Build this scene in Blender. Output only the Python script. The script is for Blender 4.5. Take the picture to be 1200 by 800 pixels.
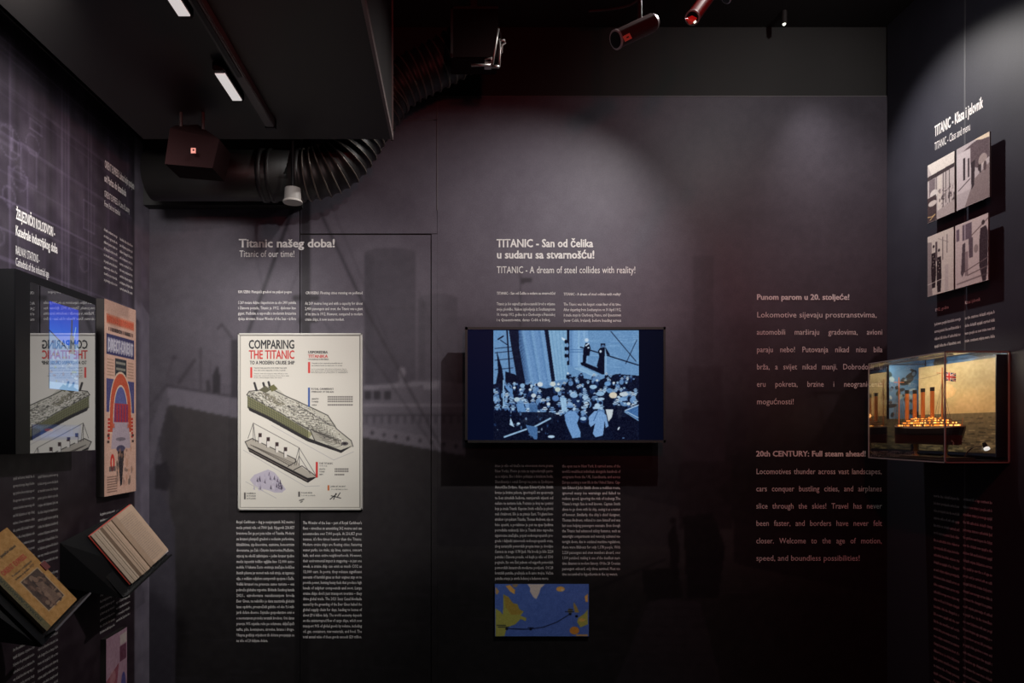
import bpy, bmesh, math, random
import numpy as np
from mathutils import Vector, Matrix

for o in list(bpy.data.objects):
    bpy.data.objects.remove(o, do_unlink=True)
SC = bpy.context.scene
COL = SC.collection
F = 740.0; CX = 530.0; CY = 504.0; CZ = 1.5      # focal length and principal point in px of the 1200x800 frame, eye height
D = 3.064                                        # distance to the back wall
XL = -1.47; XR = 2.11                            # side walls
SB = D / F

# ------------------------------------------------------------------ camera
cam = bpy.data.cameras.new('camera'); co = bpy.data.objects.new('camera', cam); COL.objects.link(co)
co.location = (0, 0, CZ); co.rotation_euler = (math.pi/2, 0, 0)
cam.sensor_width = 36; cam.lens = 36*F/1200.0; cam.shift_x = (600-CX)/1200.0; cam.shift_y = (CY-400)/1200.0
cam.clip_start = 0.02
SC.camera = co
# ------------------------------------------------------------------ world, exposure
w = bpy.data.worlds.new('world'); SC.world = w; w.use_nodes = True
w.node_tree.nodes['Background'].inputs[0].default_value = (0.55, 0.5, 0.6, 1)
w.node_tree.nodes['Background'].inputs[1].default_value = 0.012
SC.view_settings.view_transform = 'Standard'; SC.view_settings.look = 'None'
SC.view_settings.exposure = 0.0; SC.view_settings.gamma = 1.0; SC.view_settings.use_curve_mapping = False

def spot(name, loc, target, power, size_deg, color=(1, .96, .93), blend=.6, radius=.02):
    l = bpy.data.lights.new(name, 'SPOT'); l.energy = power; l.spot_size = math.radians(size_deg)
    l.spot_blend = blend; l.color = color; l.shadow_soft_size = radius
    o = bpy.data.objects.new(name, l); COL.objects.link(o); o.location = loc
    o.rotation_euler = (Vector(target)-Vector(loc)).to_track_quat('-Z', 'Y').to_euler()
    return o
def point(name, loc, power, color, radius=.02):
    l = bpy.data.lights.new(name, 'POINT'); l.energy = power; l.color = color; l.shadow_soft_size = radius
    o = bpy.data.objects.new(name, l); COL.objects.link(o); o.location = loc
    return o
WARMW = (1, .95, .92)
spot('spot_back_wall', (1.10, 2.17, 3.37), (-.65, D, .5), 132, 92, WARMW, 1.0, .012)
spot('spot_back_right', (1.7, 1.7, 3.3), (1.60, D, 2.75), 26, 92, WARMW, 1.0, .03)
spot('spot_poster', (.30, .9, 2.60), (-.72, D, 1.95), 66, 38, WARMW, 1.0)
spot('spot_poster_text', (.30, .9, 2.58), (-.85, D, 1.02), 80, 36, WARMW, 1.0)
spot('spot_front_fill', (.45, .0, 2.62), (-.35, D, 1.6), 8, 70, WARMW, 1.0, .06)
spot('spot_right_wall', (1.56, 2.90, 3.40), (XR, 2.45, 2.0), 80, 86, WARMW, 1.0)
spot('spot_right_wall_high', (1.45, 1.7, 3.7), (XR, 2.15, 3.35), 5, 50, (.95, 1, .93), 1.0)
spot('spot_left_wall', (-.98, 1.45, 2.50), (XL, 2.85, 1.80), 90, 80, WARMW, 1.0, .1)
spot('spot_left_wall_near', (-1.0, 1.50, 2.62), (XL, 1.98, 2.62), 50, 62, WARMW, 1.0, .1)
spot('red_spot_right', (.55, .6, 3.2), (1.95, D, 1.45), 60, 60, (1, .10, .12), 1.0, .05)
spot('red_spot_left', (.3, .6, 2.35), (XL, 2.72, 2.55), 30, 24, (1, .12, .10), 1.0, .05)
spot('red_spot_ceiling', (.4, .2, 2.3), (.1, 2.6, 3.3), 16, 100, (1, .05, .06), 1.0, .05)
point('warm_exhibit_glow', (2.02, 2.20, 1.66), .10, (1, .35, .1), .03)

# ------------------------------------------------------------------ helpers
def P(px, py, s):                       # photo pixel at scale s (metres per pixel) -> world point
    return Vector(((px-CX)*s, F*s, CZ+(CY-py)*s))
def PX(px, py, X): return P(px, py, X/(px-CX))       # on the plane x = X
def PB(px, py, d=0.0):                                # on the back wall, d in front of it (same spot seen)
    return P(px, py, (D-d)/F)

def lin(c):
    c = np.asarray(c, dtype=float)/255.0
    return np.where(c <= .04045, c/12.92, ((c+.055)/1.055)**2.4)
def L3(r, g, b): return tuple(float(v) for v in lin((r, g, b)))

MATS = {}
def mat(name, color=(.5, .5, .5), rough=.6, metal=0., emis=None, estr=0., spec=.5, noise=0., nscale=30., bump=0., alpha=None):
    if name in MATS: return MATS[name]
    m = bpy.data.materials.new(name); m.use_nodes = True; nt = m.node_tree
    b = nt.nodes['Principled BSDF']
    b.inputs['Base Color'].default_value = (*color, 1); b.inputs['Roughness'].default_value = rough
    b.inputs['Metallic'].default_value = metal; b.inputs['Specular IOR Level'].default_value = spec
    if emis: b.inputs['Emission Color'].default_value = (*emis, 1); b.inputs['Emission Strength'].default_value = estr
    if noise or bump:
        tc = nt.nodes.new('ShaderNodeTexCoord'); n = nt.nodes.new('ShaderNodeTexNoise')
        n.inputs['Scale'].default_value = nscale; n.inputs['Detail'].default_value = 5
        nt.links.new(tc.outputs['Object'], n.inputs['Vector'])
        if noise:
            mr = nt.nodes.new('ShaderNodeMapRange'); mr.inputs['To Min'].default_value = 1-noise; mr.inputs['To Max'].default_value = 1+noise
            nt.links.new(n.outputs['Fac'], mr.inputs['Value'])
            mx = nt.nodes.new('ShaderNodeVectorMath'); mx.operation = 'SCALE'; mx.inputs[0].default_value = color
            nt.links.new(mr.outputs['Result'], mx.inputs['Scale']); nt.links.new(mx.outputs['Vector'], b.inputs['Base Color'])
        if bump:
            bp = nt.nodes.new('ShaderNodeBump'); bp.inputs['Strength'].default_value = bump; bp.inputs['Distance'].default_value = .002
            nt.links.new(n.outputs['Fac'], bp.inputs['Height']); nt.links.new(bp.outputs['Normal'], b.inputs['Normal'])
    MATS[name] = m; return m

def print_mat(name, rough=.5, emit=0., spec=.3, grain=0.):
    """flat print: colour from the 'print' attribute; emit>0 for a lit screen"""
    if name in MATS: return MATS[name]
    m = bpy.data.materials.new(name); m.use_nodes = True; nt = m.node_tree; b = nt.nodes['Principled BSDF']
    a = nt.nodes.new('ShaderNodeAttribute'); a.attribute_name = 'print'
    out = a.outputs['Color']
    if grain:
        tc = nt.nodes.new('ShaderNodeTexCoord'); n = nt.nodes.new('ShaderNodeTexNoise')
        n.inputs['Scale'].default_value = 260; n.inputs['Detail'].default_value = 3
        nt.links.new(tc.outputs['Object'], n.inputs['Vector'])
        mr = nt.nodes.new('ShaderNodeMapRange'); mr.inputs['To Min'].default_value = 1-grain; mr.inputs['To Max'].default_value = 1+grain
        nt.links.new(n.outputs['Fac'], mr.inputs['Value'])
        mx = nt.nodes.new('ShaderNodeVectorMath'); mx.operation = 'SCALE'
        nt.links.new(out, mx.inputs[0]); nt.links.new(mr.outputs['Result'], mx.inputs['Scale']); out = mx.outputs['Vector']
    b.inputs['Roughness'].default_value = rough; b.inputs['Specular IOR Level'].default_value = spec
    if emit:
        b.inputs['Base Color'].default_value = (.004, .004, .006, 1)
        nt.links.new(out, b.inputs['Emission Color']); b.inputs['Emission Strength'].default_value = emit
    else: nt.links.new(out, b.inputs['Base Color'])
    MATS[name] = m; return m

def glass_mat(name, tint=(.95, .97, .97), ior=1.5, rough=0.0, base=0.0):
    if name in MATS: return MATS[name]
    m = bpy.data.materials.new(name); m.use_nodes = True; nt = m.node_tree; nt.nodes.clear()
    o = nt.nodes.new('ShaderNodeOutputMaterial'); mx = nt.nodes.new('ShaderNodeMixShader'); f = nt.nodes.new('ShaderNodeFresnel')
    t = nt.nodes.new('ShaderNodeBsdfTransparent'); g = nt.nodes.new('ShaderNodeBsdfGlossy')
    f.inputs[0].default_value = ior; t.inputs[0].default_value = (*tint, 1); g.inputs['Roughness'].default_value = rough
    g.inputs['Color'].default_value = (1, 1, 1, 1)
    if base:
        ad = nt.nodes.new('ShaderNodeMath'); ad.operation = 'ADD'; ad.inputs[1].default_value = base; ad.use_clamp = True
        nt.links.new(f.outputs[0], ad.inputs[0]); nt.links.new(ad.outputs[0], mx.inputs[0])
    else: nt.links.new(f.outputs[0], mx.inputs[0])
    ge = nt.nodes.new('ShaderNodeNewGeometry'); mr = nt.nodes.new('ShaderNodeMapRange')      # the same reflectance from both sides of the thin sheet
    mr.inputs['To Min'].default_value = ior; mr.inputs['To Max'].default_value = 1/ior
    nt.links.new(ge.outputs['Backfacing'], mr.inputs['Value']); nt.links.new(mr.outputs['Result'], f.inputs[0])
    nt.links.new(t.outputs[0], mx.inputs[1]); nt.links.new(g.outputs[0], mx.inputs[2]); nt.links.new(mx.outputs[0], o.inputs[0])
    MATS[name] = m; return m

def link(name, me, m=None, parent=None):
    o = bpy.data.objects.new(name, me); COL.objects.link(o)
    if m: me.materials.append(m)
    if parent: o.parent = parent; o.matrix_parent_inverse = parent.matrix_world.inverted() if False else Matrix.Translation(-parent.location)
    return o
def bobj(name, bm, m, parent=None, smooth=False):
    bmesh.ops.recalc_face_normals(bm, faces=bm.faces)
    me = bpy.data.meshes.new(name); bm.to_mesh(me); bm.free()
    if smooth:
        for p in me.polygons: p.use_smooth = True
    return link(name, me, m, parent)
def pyobj(name, v, f, m, parent=None):
    me = bpy.data.meshes.new(name); me.from_pydata([tuple(x) for x in v], [], f); me.update()
    return link(name, me, m, parent)
def thing(name, label, cat, loc, group=None):
    o = bpy.data.objects.new(name, None); COL.objects.link(o); o.location = loc; o.empty_display_size = .05
    o['label'] = label; o['category'] = cat
    if group: o['group'] = group
    return o
def tag(o, label, cat, group=None):
    o['label'] = label; o['category'] = cat
    if group: o['group'] = group
    return o
def box_bm(a, b, bm=None, bevel=0.):
    bm = bm or bmesh.new(); a = Vector(a); b = Vector(b)
    r = bmesh.ops.create_cube(bm, size=1.0)
    c = (a+b)/2; d = b-a
    for v in r['verts']: v.co = Vector((v.co.x*d.x+c.x, v.co.y*d.y+c.y, v.co.z*d.z+c.z))
    if bevel:
        es = list({e for v in r['verts'] for e in v.link_edges})
        bmesh.ops.bevel(bm, geom=es, offset=bevel, segments=2, affect='EDGES')
    return bm
def box(name, a, b, m, parent=None, bevel=0.): return bobj(name, box_bm(a, b, None, bevel), m, parent)
def frame_bm(O, u, v, n, lu, lv, ln, bm=None, u0=0, v0=0, n0=0):
    """box in a skew-free frame"""
    bm = bm or bmesh.new(); vs = []
    for i in (u0, lu):
        for j in (v0, lv):
            for k in (n0, ln): vs.append(bm.verts.new(O+u*i+v*j+n*k))
    for q in ((0, 1, 3, 2), (4, 6, 7, 5), (0, 4, 5, 1), (2, 3, 7, 6), (0, 2, 6, 4), (1, 5, 7, 3)): bm.faces.new([vs[i] for i in q])
    return bm
def cyl_bm(p, q, r, r2=None, seg=24, bm=None, caps=True):
    bm = bm or bmesh.new(); p = Vector(p); q = Vector(q); r2 = r if r2 is None else r2
    M = (q-p).to_track_quat('Z', 'Y').to_matrix().to_4x4(); M.translation = (p+q)/2
    bmesh.ops.create_cone(bm, cap_ends=caps, segments=seg, radius1=r, radius2=r2, depth=(q-p).length, matrix=M)
    return bm
def tube_bm(pts, r, seg=8, bm=None):
    bm = bm or bmesh.new(); pts = [Vector(p) for p in pts]; rings = []
    up = Vector((0.123, .31, .95)).normalized()
    for i, p in enumerate(pts):
        t = (pts[min(i+1, len(pts)-1)]-pts[max(i-1, 0)]).normalized()
        a = t.cross(up).normalized(); b = a.cross(t)
        rr = r[i] if hasattr(r, '__len__') else r
        rings.append([bm.verts.new(p+a*rr*math.cos(2*math.pi*k/seg)+b*rr*math.sin(2*math.pi*k/seg)) for k in range(seg)])
    for i in range(len(rings)-1):
        for k in range(seg): bm.faces.new((rings[i][k], rings[i][(k+1) % seg], rings[i+1][(k+1) % seg], rings[i+1][k]))
    bm.faces.new(rings[0][::-1]); bm.faces.new(rings[-1])
    return bm
def hull_bm(pts):
    bm = bmesh.new(); vs = [bm.verts.new(p) for p in pts]
    r = bmesh.ops.convex_hull(bm, input=vs)
    bmesh.ops.delete(bm, geom=[g for g in r['geom_interior'] if isinstance(g, bmesh.types.BMVert)], context='VERTS')
    return bm

# ------------------------------------------------------------------ flat pictures (prints), drawn as colour per vertex
class Pic:
    def __init__(s, x0, y0, x1, y1, k, bg):
        s.x0, s.y0, s.x1, s.y1, s.k = x0, y0, x1, y1, k
        s.w = max(2, int(round((x1-x0)*k))+1); s.h = max(2, int(round((y1-y0)*k))+1)
        s.X, s.Y = np.meshgrid(np.linspace(x0, x1, s.w), np.linspace(y0, y1, s.h))
        s.a = np.zeros((s.h, s.w, 3)); s.a[:] = bg
        s.aa = .5/k
    def put(s, m, c, al=1.0):
        m = np.clip(m, 0, 1)[..., None]*al; s.a = s.a*(1-m)+np.asarray(c, float)*m
    def poly(s, pts, c, al=1.0):
        ins = np.zeros(s.X.shape, bool); n = len(pts)
        for i in range(n):
            xa, ya = pts[i]; xb, yb = pts[(i+1) % n]
            if ya == yb: continue
            cond = ((ya > s.Y) != (yb > s.Y)) & (s.X < (xb-xa)*(s.Y-ya)/(yb-ya)+xa)
            ins ^= cond
        s.put(ins.astype(float), c, al)
    def line(s, p, q, wd, c, al=1.0):
        px, py = p; dx, dy = q[0]-px, q[1]-py; L = dx*dx+dy*dy+1e-9
        t = np.clip(((s.X-px)*dx+(s.Y-py)*dy)/L, 0, 1)
        d = np.hypot(s.X-px-t*dx, s.Y-py-t*dy)
        s.put((wd/2+s.aa-d)/(2*s.aa)*min(1, wd/(2*s.aa)+.15), c, al)
    def pline(s, pts, wd, c, al=1.0):
        for a, b in zip(pts[:-1], pts[1:]): s.line(a, b, wd, c, al)
    def ell(s, cx, cy, rx, ry, c, al=1.0, soft=0., rot=0.):
        ca, sa = math.cos(rot), math.sin(rot); X = s.X-cx; Y = s.Y-cy
        r = np.sqrt(((X*ca+Y*sa)/rx)**2+((-X*sa+Y*ca)/ry)**2)
        e = max(soft, s.aa/min(rx, ry)); s.put((1+e/2-r)/e, c, al)
    def rect(s, x0, y0, x1, y1, c, al=1.0):
        m = np.clip((s.X-x0)/(2*s.aa)+.5, 0, 1)*np.clip((x1-s.X)/(2*s.aa)+.5, 0, 1)*np.clip((s.Y-y0)/(2*s.aa)+.5, 0, 1)*np.clip((y1-s.Y)/(2*s.aa)+.5, 0, 1)
        s.put(m, c, al)
    def noise(s, amp, seed=1, cell=3, where=None):
        r = np.random.RandomState(seed); n = r.rand(s.h//cell+2, s.w//cell+2)-.5
        iy = np.linspace(0, n.shape[0]-1.001, s.h); ix = np.linspace(0, n.shape[1]-1.001, s.w)
        y0 = iy.astype(int); x0 = ix.astype(int); fy = (iy-y0)[:, None]; fx = (ix-x0)[None]
        v = n[y0][:, x0]*(1-fy)*(1-fx)+n[y0+1][:, x0]*fy*(1-fx)+n[y0][:, x0+1]*(1-fy)*fx+n[y0+1][:, x0+1]*fy*fx
        if where is not None: v = v*where
        s.a = np.clip(s.a+v[..., None]*amp, 0, 255)
    def blur(s, n=1):
        for _ in range(n):
            p = np.pad(s.a, ((1, 1), (1, 1), (0, 0)), mode='edge')
            s.a = (p[1:-1, 1:-1]*2+p[:-2, 1:-1]+p[2:, 1:-1]+p[1:-1, :-2]+p[1:-1, 2:])/6
    def obj(s, name, fn, m, parent=None, box=None):
        """fn(px,py arrays) -> world xyz array; box = sub-rectangle in px"""
        X, Y, A = s.X, s.Y, s.a
        if box:
            i0 = max(0, int(round((box[0]-s.x0)*s.k))); i1 = min(s.w-1, int(round((box[2]-s.x0)*s.k)))
            j0 = max(0, int(round((box[1]-s.y0)*s.k))); j1 = min(s.h-1, int(round((box[3]-s.y0)*s.k)))
            X = X[j0:j1+1, i0:i1+1].copy(); Y = Y[j0:j1+1, i0:i1+1].copy(); A = A[j0:j1+1, i0:i1+1]
            X[:, 0] = box[0]; X[:, -1] = box[2]; Y[0] = box[1]; Y[-1] = box[3]
        h, w_ = X.shape; co_ = fn(X, Y).reshape(-1, 3)
        idx = np.arange(h*w_).reshape(h, w_)
        f = np.stack([idx[1:, :-1], idx[1:, 1:], idx[:-1, 1:], idx[:-1, :-1]], -1).reshape(-1, 4)
        me = bpy.data.meshes.new(name); me.vertices.add(h*w_); me.vertices.foreach_set('co', co_.astype(np.float32).ravel())
        nf = len(f); me.loops.add(nf*4); me.loops.foreach_set('vertex_index', f.astype(np.int32).ravel())
        me.polygons.add(nf); me.polygons.foreach_set('loop_start', np.arange(0, nf*4, 4, dtype=np.int32)); me.polygons.foreach_set('loop_total', np.full(nf, 4, dtype=np.int32))
        me.update(calc_edges=True); me.validate()
        at = me.color_attributes.new('print', 'FLOAT_COLOR', 'POINT')
        c = np.ones((h*w_, 4), np.float32); c[:, :3] = lin(A.reshape(-1, 3)); at.data.foreach_set('color', c.ravel())
        return link(name, me, m, parent)
def plane_fn(O, U, V, x0, y0, x1, y1):
    """maps px rect onto the parallelogram O, O+U, O+V"""
    O = np.array(O); U = np.array(U); V = np.array(V)
    return lambda X, Y: O+((X-x0)/(x1-x0))[..., None]*U+((Y-y0)/(y1-y0))[..., None]*V
def back_fn(d=0.0):
    s = (D-d)/F
    return lambda X, Y: np.stack([(X-CX)*s, np.full(X.shape, D-d), CZ+(CY-Y)*s], -1)

# ------------------------------------------------------------------ lettering: glyph meshes laid out line by line
class Font:
    def __init__(s, off, res):
        s.off, s.res, s.g, s.adv = off, res, {}, {}
        s.wHH = s.width('HH')
        v, _ = s.mesh('H'); s.cap = v[:, 1].max()
        s.adv[' '] = .30
    def mesh(s, t):
        c = bpy.data.curves.new('g', 'FONT'); c.body = t; c.size = 1; c.resolution_u = s.res; c.fill_mode = 'BOTH'
        o = bpy.data.objects.new('g', c); me = bpy.data.meshes.new_from_object(o)
        v = np.zeros(len(me.vertices)*3); me.vertices.foreach_get('co', v); v = v.reshape(-1, 3)[:, :2].copy()
        f = [tuple(p.vertices) for p in me.polygons]
        if s.off and len(v):                                   # embolden: push the outline outwards
            cnt = {}
            for q in f:
                a2 = sum(v[q[i]][0]*v[q[(i+1) % len(q)]][1]-v[q[(i+1) % len(q)]][0]*v[q[i]][1] for i in range(len(q)))
                qq = q if a2 > 0 else q[::-1]
                for i in range(len(qq)): cnt[(qq[i], qq[(i+1) % len(qq)])] = 1
            d = np.zeros_like(v); nn = {}
            for (a, b) in cnt:
                if (b, a) in cnt: continue
                e = v[b]-v[a]; L = math.hypot(*e)
                if L < 1e-7: continue
                n_ = np.array((e[1], -e[0]))/L
                for k in (a, b): nn.setdefault(k, []).append(n_)
            for k, l in nn.items():
                m_ = sum(l); L = math.hypot(*m_)
                if L > 1e-6: m_ = m_/L; d[k] = m_*min(1.35, 1/max(.3, float(np.dot(m_, l[0]))))
            v = v+d*np.array((s.off, s.off*.7))
        bpy.data.meshes.remove(me); bpy.data.objects.remove(o); bpy.data.curves.remove(c)
        return v, f
    def width(s, t):
        v, _ = s.mesh(t); return v[:, 0].max()-v[:, 0].min()
    def glyph(s, ch):
        if ch not in s.g:
            s.g[ch] = s.mesh(ch); s.adv[ch] = s.width('H'+ch+'H')-s.wHH
        return s.g[ch], s.adv[ch]
    def line(s, t, x, y, cap, width=None, squeeze=.74, justify=False, maxw=None):
        """returns verts (n,2) and faces; x,y baseline start; cap height; width = exact length to reach"""
        k = cap/s.cap; kx = k*squeeze
        a = []
        for ch in t:
            if ch == ' ': a.append(s.adv[' '])
            else: a.append(s.glyph(ch)[1])
        tot = sum(a)*kx; sp = t.count(' '); extra = 0
        if width:
            if justify and sp and tot < width*1.0 and tot > width*.55: extra = (width-tot)/sp
            else: kx *= width/tot
        V = []; Fc = []; n = 0; cx_ = x
        for ch, ad in zip(t, a):
            if ch == ' ': cx_ += ad*kx+extra; continue
            (v, f), _ = s.glyph(ch)
            if len(v):
                V.append(np.stack([v[:, 0]*kx+cx_, v[:, 1]*k+y], -1)); Fc += [tuple(i+n for i in q) for q in f]; n += len(v)
            cx_ += ad*kx
        return (np.concatenate(V) if V else np.zeros((0, 2))), Fc
REG = Font(0.0, 2); BOLD = Font(0.032, 2); FINE = Font(0.009, 1); FINEB = Font(.018, 1)

def letters(name, lines, place, m, parent):
    """lines: list of dict(t,x,y,cap,w,font,just) ; place(uv)->xyz"""
    if name in ('heading', 'subheading', 'title', 'text_line') and len(lines) > 1:
        return [letters(name, [l], place, m, parent) for l in lines]
    V = []; Fc = []; n = 0
    for l in lines:
        v, f = l.get('font', REG).line(l['t'], l['x'], l['y'], l['cap'], l.get('w'), l.get('sq', .74), l.get('just', False))
        V.append(v); Fc += [tuple(i+n for i in q) for q in f]; n += len(v)
    V = np.concatenate(V)
    o = pyobj(name, place(V), Fc, m, parent)
    if name not in ('heading', 'subheading', 'title', 'text_line'): o['kind'] = 'stuff'
    return o
def on_back(d=.0012):
    """lettering drawn in photo pixels with y measured upward as -py"""
    s = (D-d)/F
    return lambda v: np.stack([(v[:, 0]-CX)*s, np.full(len(v), D-d), CZ+(CY+v[:, 1])*s], -1)
def on_left(X): return lambda v: np.stack([np.full(len(v), X), v[:, 0], CZ+v[:, 1]], -1)       # u = depth
def on_right(X): return lambda v: np.stack([np.full(len(v), X), -v[:, 0], CZ+v[:, 1]], -1)     # u = -depth
def bl(t, x, y, cap, w=None, **k): return dict(t=t, x=x, y=-y, cap=cap, w=w, **k)

# ------------------------------------------------------------------ materials
M_black = mat('black_paint', (.022, .021, .021), .7, noise=.3, nscale=6, bump=.2)
M_upper = mat('charcoal_paint', (.026, .0252, .0245), .75, noise=.25, nscale=3, bump=.3)
M_ceil = mat('ceiling_paint', (.012, .012, .012), .8, noise=.3, nscale=5)
M_floor = mat('dark_floor', (.03, .028, .028), .4, noise=.3, nscale=4)
M_soff = mat('soffit_paint', (.016, .0138, .0135), .6, noise=.2, nscale=8, bump=.15)
M_text = mat('white_lettering', (.78, .76, .74), .6)
M_textd = mat('grey_lettering', (.50, .48, .47), .6)
M_mural = print_mat('mural_print', .48, grain=.25, spec=.25)
M_print = print_mat('paper_print', .45, grain=.06)
M_gloss = print_mat('gloss_print', .25, spec=.5)
M_edge = mat('panel_edge', (.02, .02, .022), .6)
M_frame = mat('brushed_frame', (.42, .42, .40), .35, .6)
M_blackgl = mat('black_plastic', (.006, .006, .007), .35, spec=.15)
M_blackm = mat('black_satin', (.007, .007, .008), .5, spec=.2)
M_duct = mat('black_duct', (.010, .0092, .0085), .5, .0, noise=.3, nscale=20)
M_ring = mat('duct_wire', (.14, .12, .10), .45, .3)
M_metal = mat('worn_metal', (.40, .39, .37), .4, .8)
M_chrome = mat('chrome', (.8, .8, .8), .12, 1.0)
M_dark = mat('speaker_cloth', (.0075, .002, .0022), .9, noise=.3, nscale=300, bump=.3, spec=.1)
M_track = mat('track_metal', (.05, .045, .045), .4, .3)

# ------------------------------------------------------------------ room shell
def structure(o): o['kind'] = 'structure'; return o
ZC = CZ+474*SB                                 # ceiling height
structure(box('floor', (XL-.1, -2.6, -.1), (XR+.1, D+.1, 0), M_floor))
structure(box('ceiling', (XL-.1, -2.6, ZC), (XR+.1, D+.1, ZC+.1), M_ceil))
wall_back = structure(box('wall_back', (XL-.1, D+.012, 0), (XR+.1, D+.14, ZC), M_upper))
wall_left = structure(box('wall_left', (XL-.14, -2.6, 0), (XL-.012, D+.012, ZC), M_black))
wall_right = structure(box('wall_right', (XR+.012, -2.6, 0), (XR+.14, D+.012, ZC), M_black))
structure(box('wall_rear', (XL-.1, -2.72, 0), (XR+.1, -2.6, ZC), M_black))

# --- back mural, drawn in photo pixels
mu = Pic(170, 108, 1046, 812, .55, (0, 0, 0))
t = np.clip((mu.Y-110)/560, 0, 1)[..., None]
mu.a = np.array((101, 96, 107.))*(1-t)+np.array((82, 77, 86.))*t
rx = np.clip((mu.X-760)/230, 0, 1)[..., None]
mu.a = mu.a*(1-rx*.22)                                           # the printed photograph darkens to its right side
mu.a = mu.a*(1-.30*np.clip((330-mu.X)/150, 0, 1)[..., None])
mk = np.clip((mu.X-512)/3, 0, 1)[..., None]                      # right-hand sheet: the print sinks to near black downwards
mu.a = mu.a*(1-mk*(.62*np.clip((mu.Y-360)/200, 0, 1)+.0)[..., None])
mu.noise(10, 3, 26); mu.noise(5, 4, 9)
SKYD = (66, 62, 70)
mu.poly([(170, 268), (200, 262), (300, 246), (340, 240), (300, 262), (215, 272)], (62, 58, 66), .6)  # shadow of the duct, painted into the mural colour
# funnels
def funnel(x0, x1, yt, yb, ry, c):
    cx = (x0+x1)/2; rx_ = (x1-x0)/2
    mu.rect(x0, yt, x1, yb, c, .9); mu.ell(cx, yt, rx_, ry, c, .9)
    mu.rect(x0, yt, x0+rx_*.35, yb, (60, 57, 65), .35)
    mu.ell(cx, yt, rx_, ry, (110, 105, 115), .12)
funnel(427, 487, 297, 470, 7, (72, 68, 77)); funnel(490, 536, 350, 470, 6, (80, 76, 85))
mu.rect(427, 360, 487, 362, (66, 62, 70), .6)
# superstructure
mu.poly([(424, 452), (505, 444), (545, 450), (545, 540), (424, 512)], (92, 88, 97))
mu.poly([(424, 452), (515, 446), (515, 450), (424, 457)], (112, 108, 117))
for x in (427, 438, 450): mu.rect(x, 458, x+8, 468, (50, 47, 54))
mu.rect(424, 473, 545, 476, (116, 111, 120)); mu.rect(424, 485, 545, 487, (60, 57, 64), .8)
for x in range(428, 545, 9): mu.rect(x, 487, x+3, 496, (64, 60, 68), .8)
mu.poly([(424, 498), (545, 518), (545, 532), (424, 512)], (104, 99, 108))
for x in range(436, 540, 14): mu.ell(x, 507+(x-436)*.16, 1.8, 2.4, (50, 47, 53))
mu.ell(471, 436, 4.5, 6, (118, 113, 122)); mu.rect(468, 440, 474, 455, (105, 101, 110))
mu.rect(496, 449, 514, 456, (116, 112, 121))
# hull of the liner
HULL = (50, 47, 49)
mu.poly([(199, 470), (282, 490), (424, 512), (545, 534), (900, 620), (1050, 640), (1050, 815), (205, 815), (208, 700), (196, 560), (192, 515)], HULL)
mu.poly([(170, 498), (196, 472), (186, 520), (182, 560), (194, 590), (206, 620), (204, 815), (170, 815)], (60, 57, 65), .9)
mu.poly([(196, 452), (282, 466), (424, 490), (424, 513), (282, 491), (196, 473)], (88, 84, 93))       # forecastle bulwark
mu.poly([(176, 500), (196, 452), (198, 474), (186, 512), (180, 545), (174, 560)], (76, 72, 80))
mu.poly([(186, 520), (196, 475), (212, 500), (203, 585), (194, 560)], (44, 41, 45), .8)
mu.pline([(196, 452), (282, 466), (350, 478)], 2, (44, 41, 47), .9)
mu.pline([(176, 475), (196, 450)], 2, (50, 47, 53), .7)
for x in range(200, 282, 9): mu.line((x, 451+(x-196)*.16), (x, 440+(x-196)*.16), 1, (54, 50, 58), .7)
mu.pline([(196, 440), (282, 454)], 1, (54, 50, 58), .7)
mu.line((210, 448), (228, 422), 3, (50, 47, 53)); mu.line((196, 440), (204, 418), 2, (55, 51, 58)); mu.ell(204, 419, 3, 2, (50, 46, 53))
mu.line((235, 455), (235, 408), 1.6, (50, 47, 53)); mu.line((246, 455), (246, 422), 1.2, (60, 56, 64))
mu.poly([(249, 460), (249, 440), (252, 434), (256, 434), (258, 442), (258, 461)], (38, 35, 41))
mu.ell(254.5, 432.5, 2.2, 2.8, (38, 35, 41))
mu.poly([(241, 458), (242, 446), (246, 446), (247, 459)], (46, 43, 49))
mu.pline([(255, 385), (260, 380), (272, 396)], 2, (52, 48, 55)); mu.rect(271, 398, 281, 465, (50, 47, 54))
mu.poly([(182, 545), (196, 540), (200, 560), (196, 575), (182, 572)], (36, 33, 38))
# mast and rigging
mu.poly([(352, 112), (364, 112), (363, 392), (352, 392)], (48, 45, 51)); mu.rect(346, 392, 362, 815, (30, 28, 30), .5)
mu.rect(343, 346, 374, 352, (42, 39, 45), .9); mu.rect(350, 372, 372, 378, (42, 39, 45), .9)
mu.line((346, 236), (287, 400), 4, (50, 47, 54), .9); mu.line((376, 250), (430, 365), 2.5, (50, 47, 54), .9)
mu.line((430, 365), (545, 575), 2, (46, 43, 48), .7); mu.line((424, 400), (520, 540), 1.5, (46, 43, 48), .6)
for a, b in (((388, 240), (476, 450)), ((355, 300), (300, 460)), ((362, 360), (404, 400)), ((362, 340), (392, 400)), ((345, 300), (334, 250)),
             ((300, 300), (312, 352)), ((490, 340), (540, 470))): mu.line(a, b, 1.2, (56, 52, 60), .6)
mu.line((610, 322), (610, 390), 1.5, (54, 51, 58), .8); mu.poly([(611, 326), (623, 325), (623, 331), (611, 332)], (52, 49, 55), .8)
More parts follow.
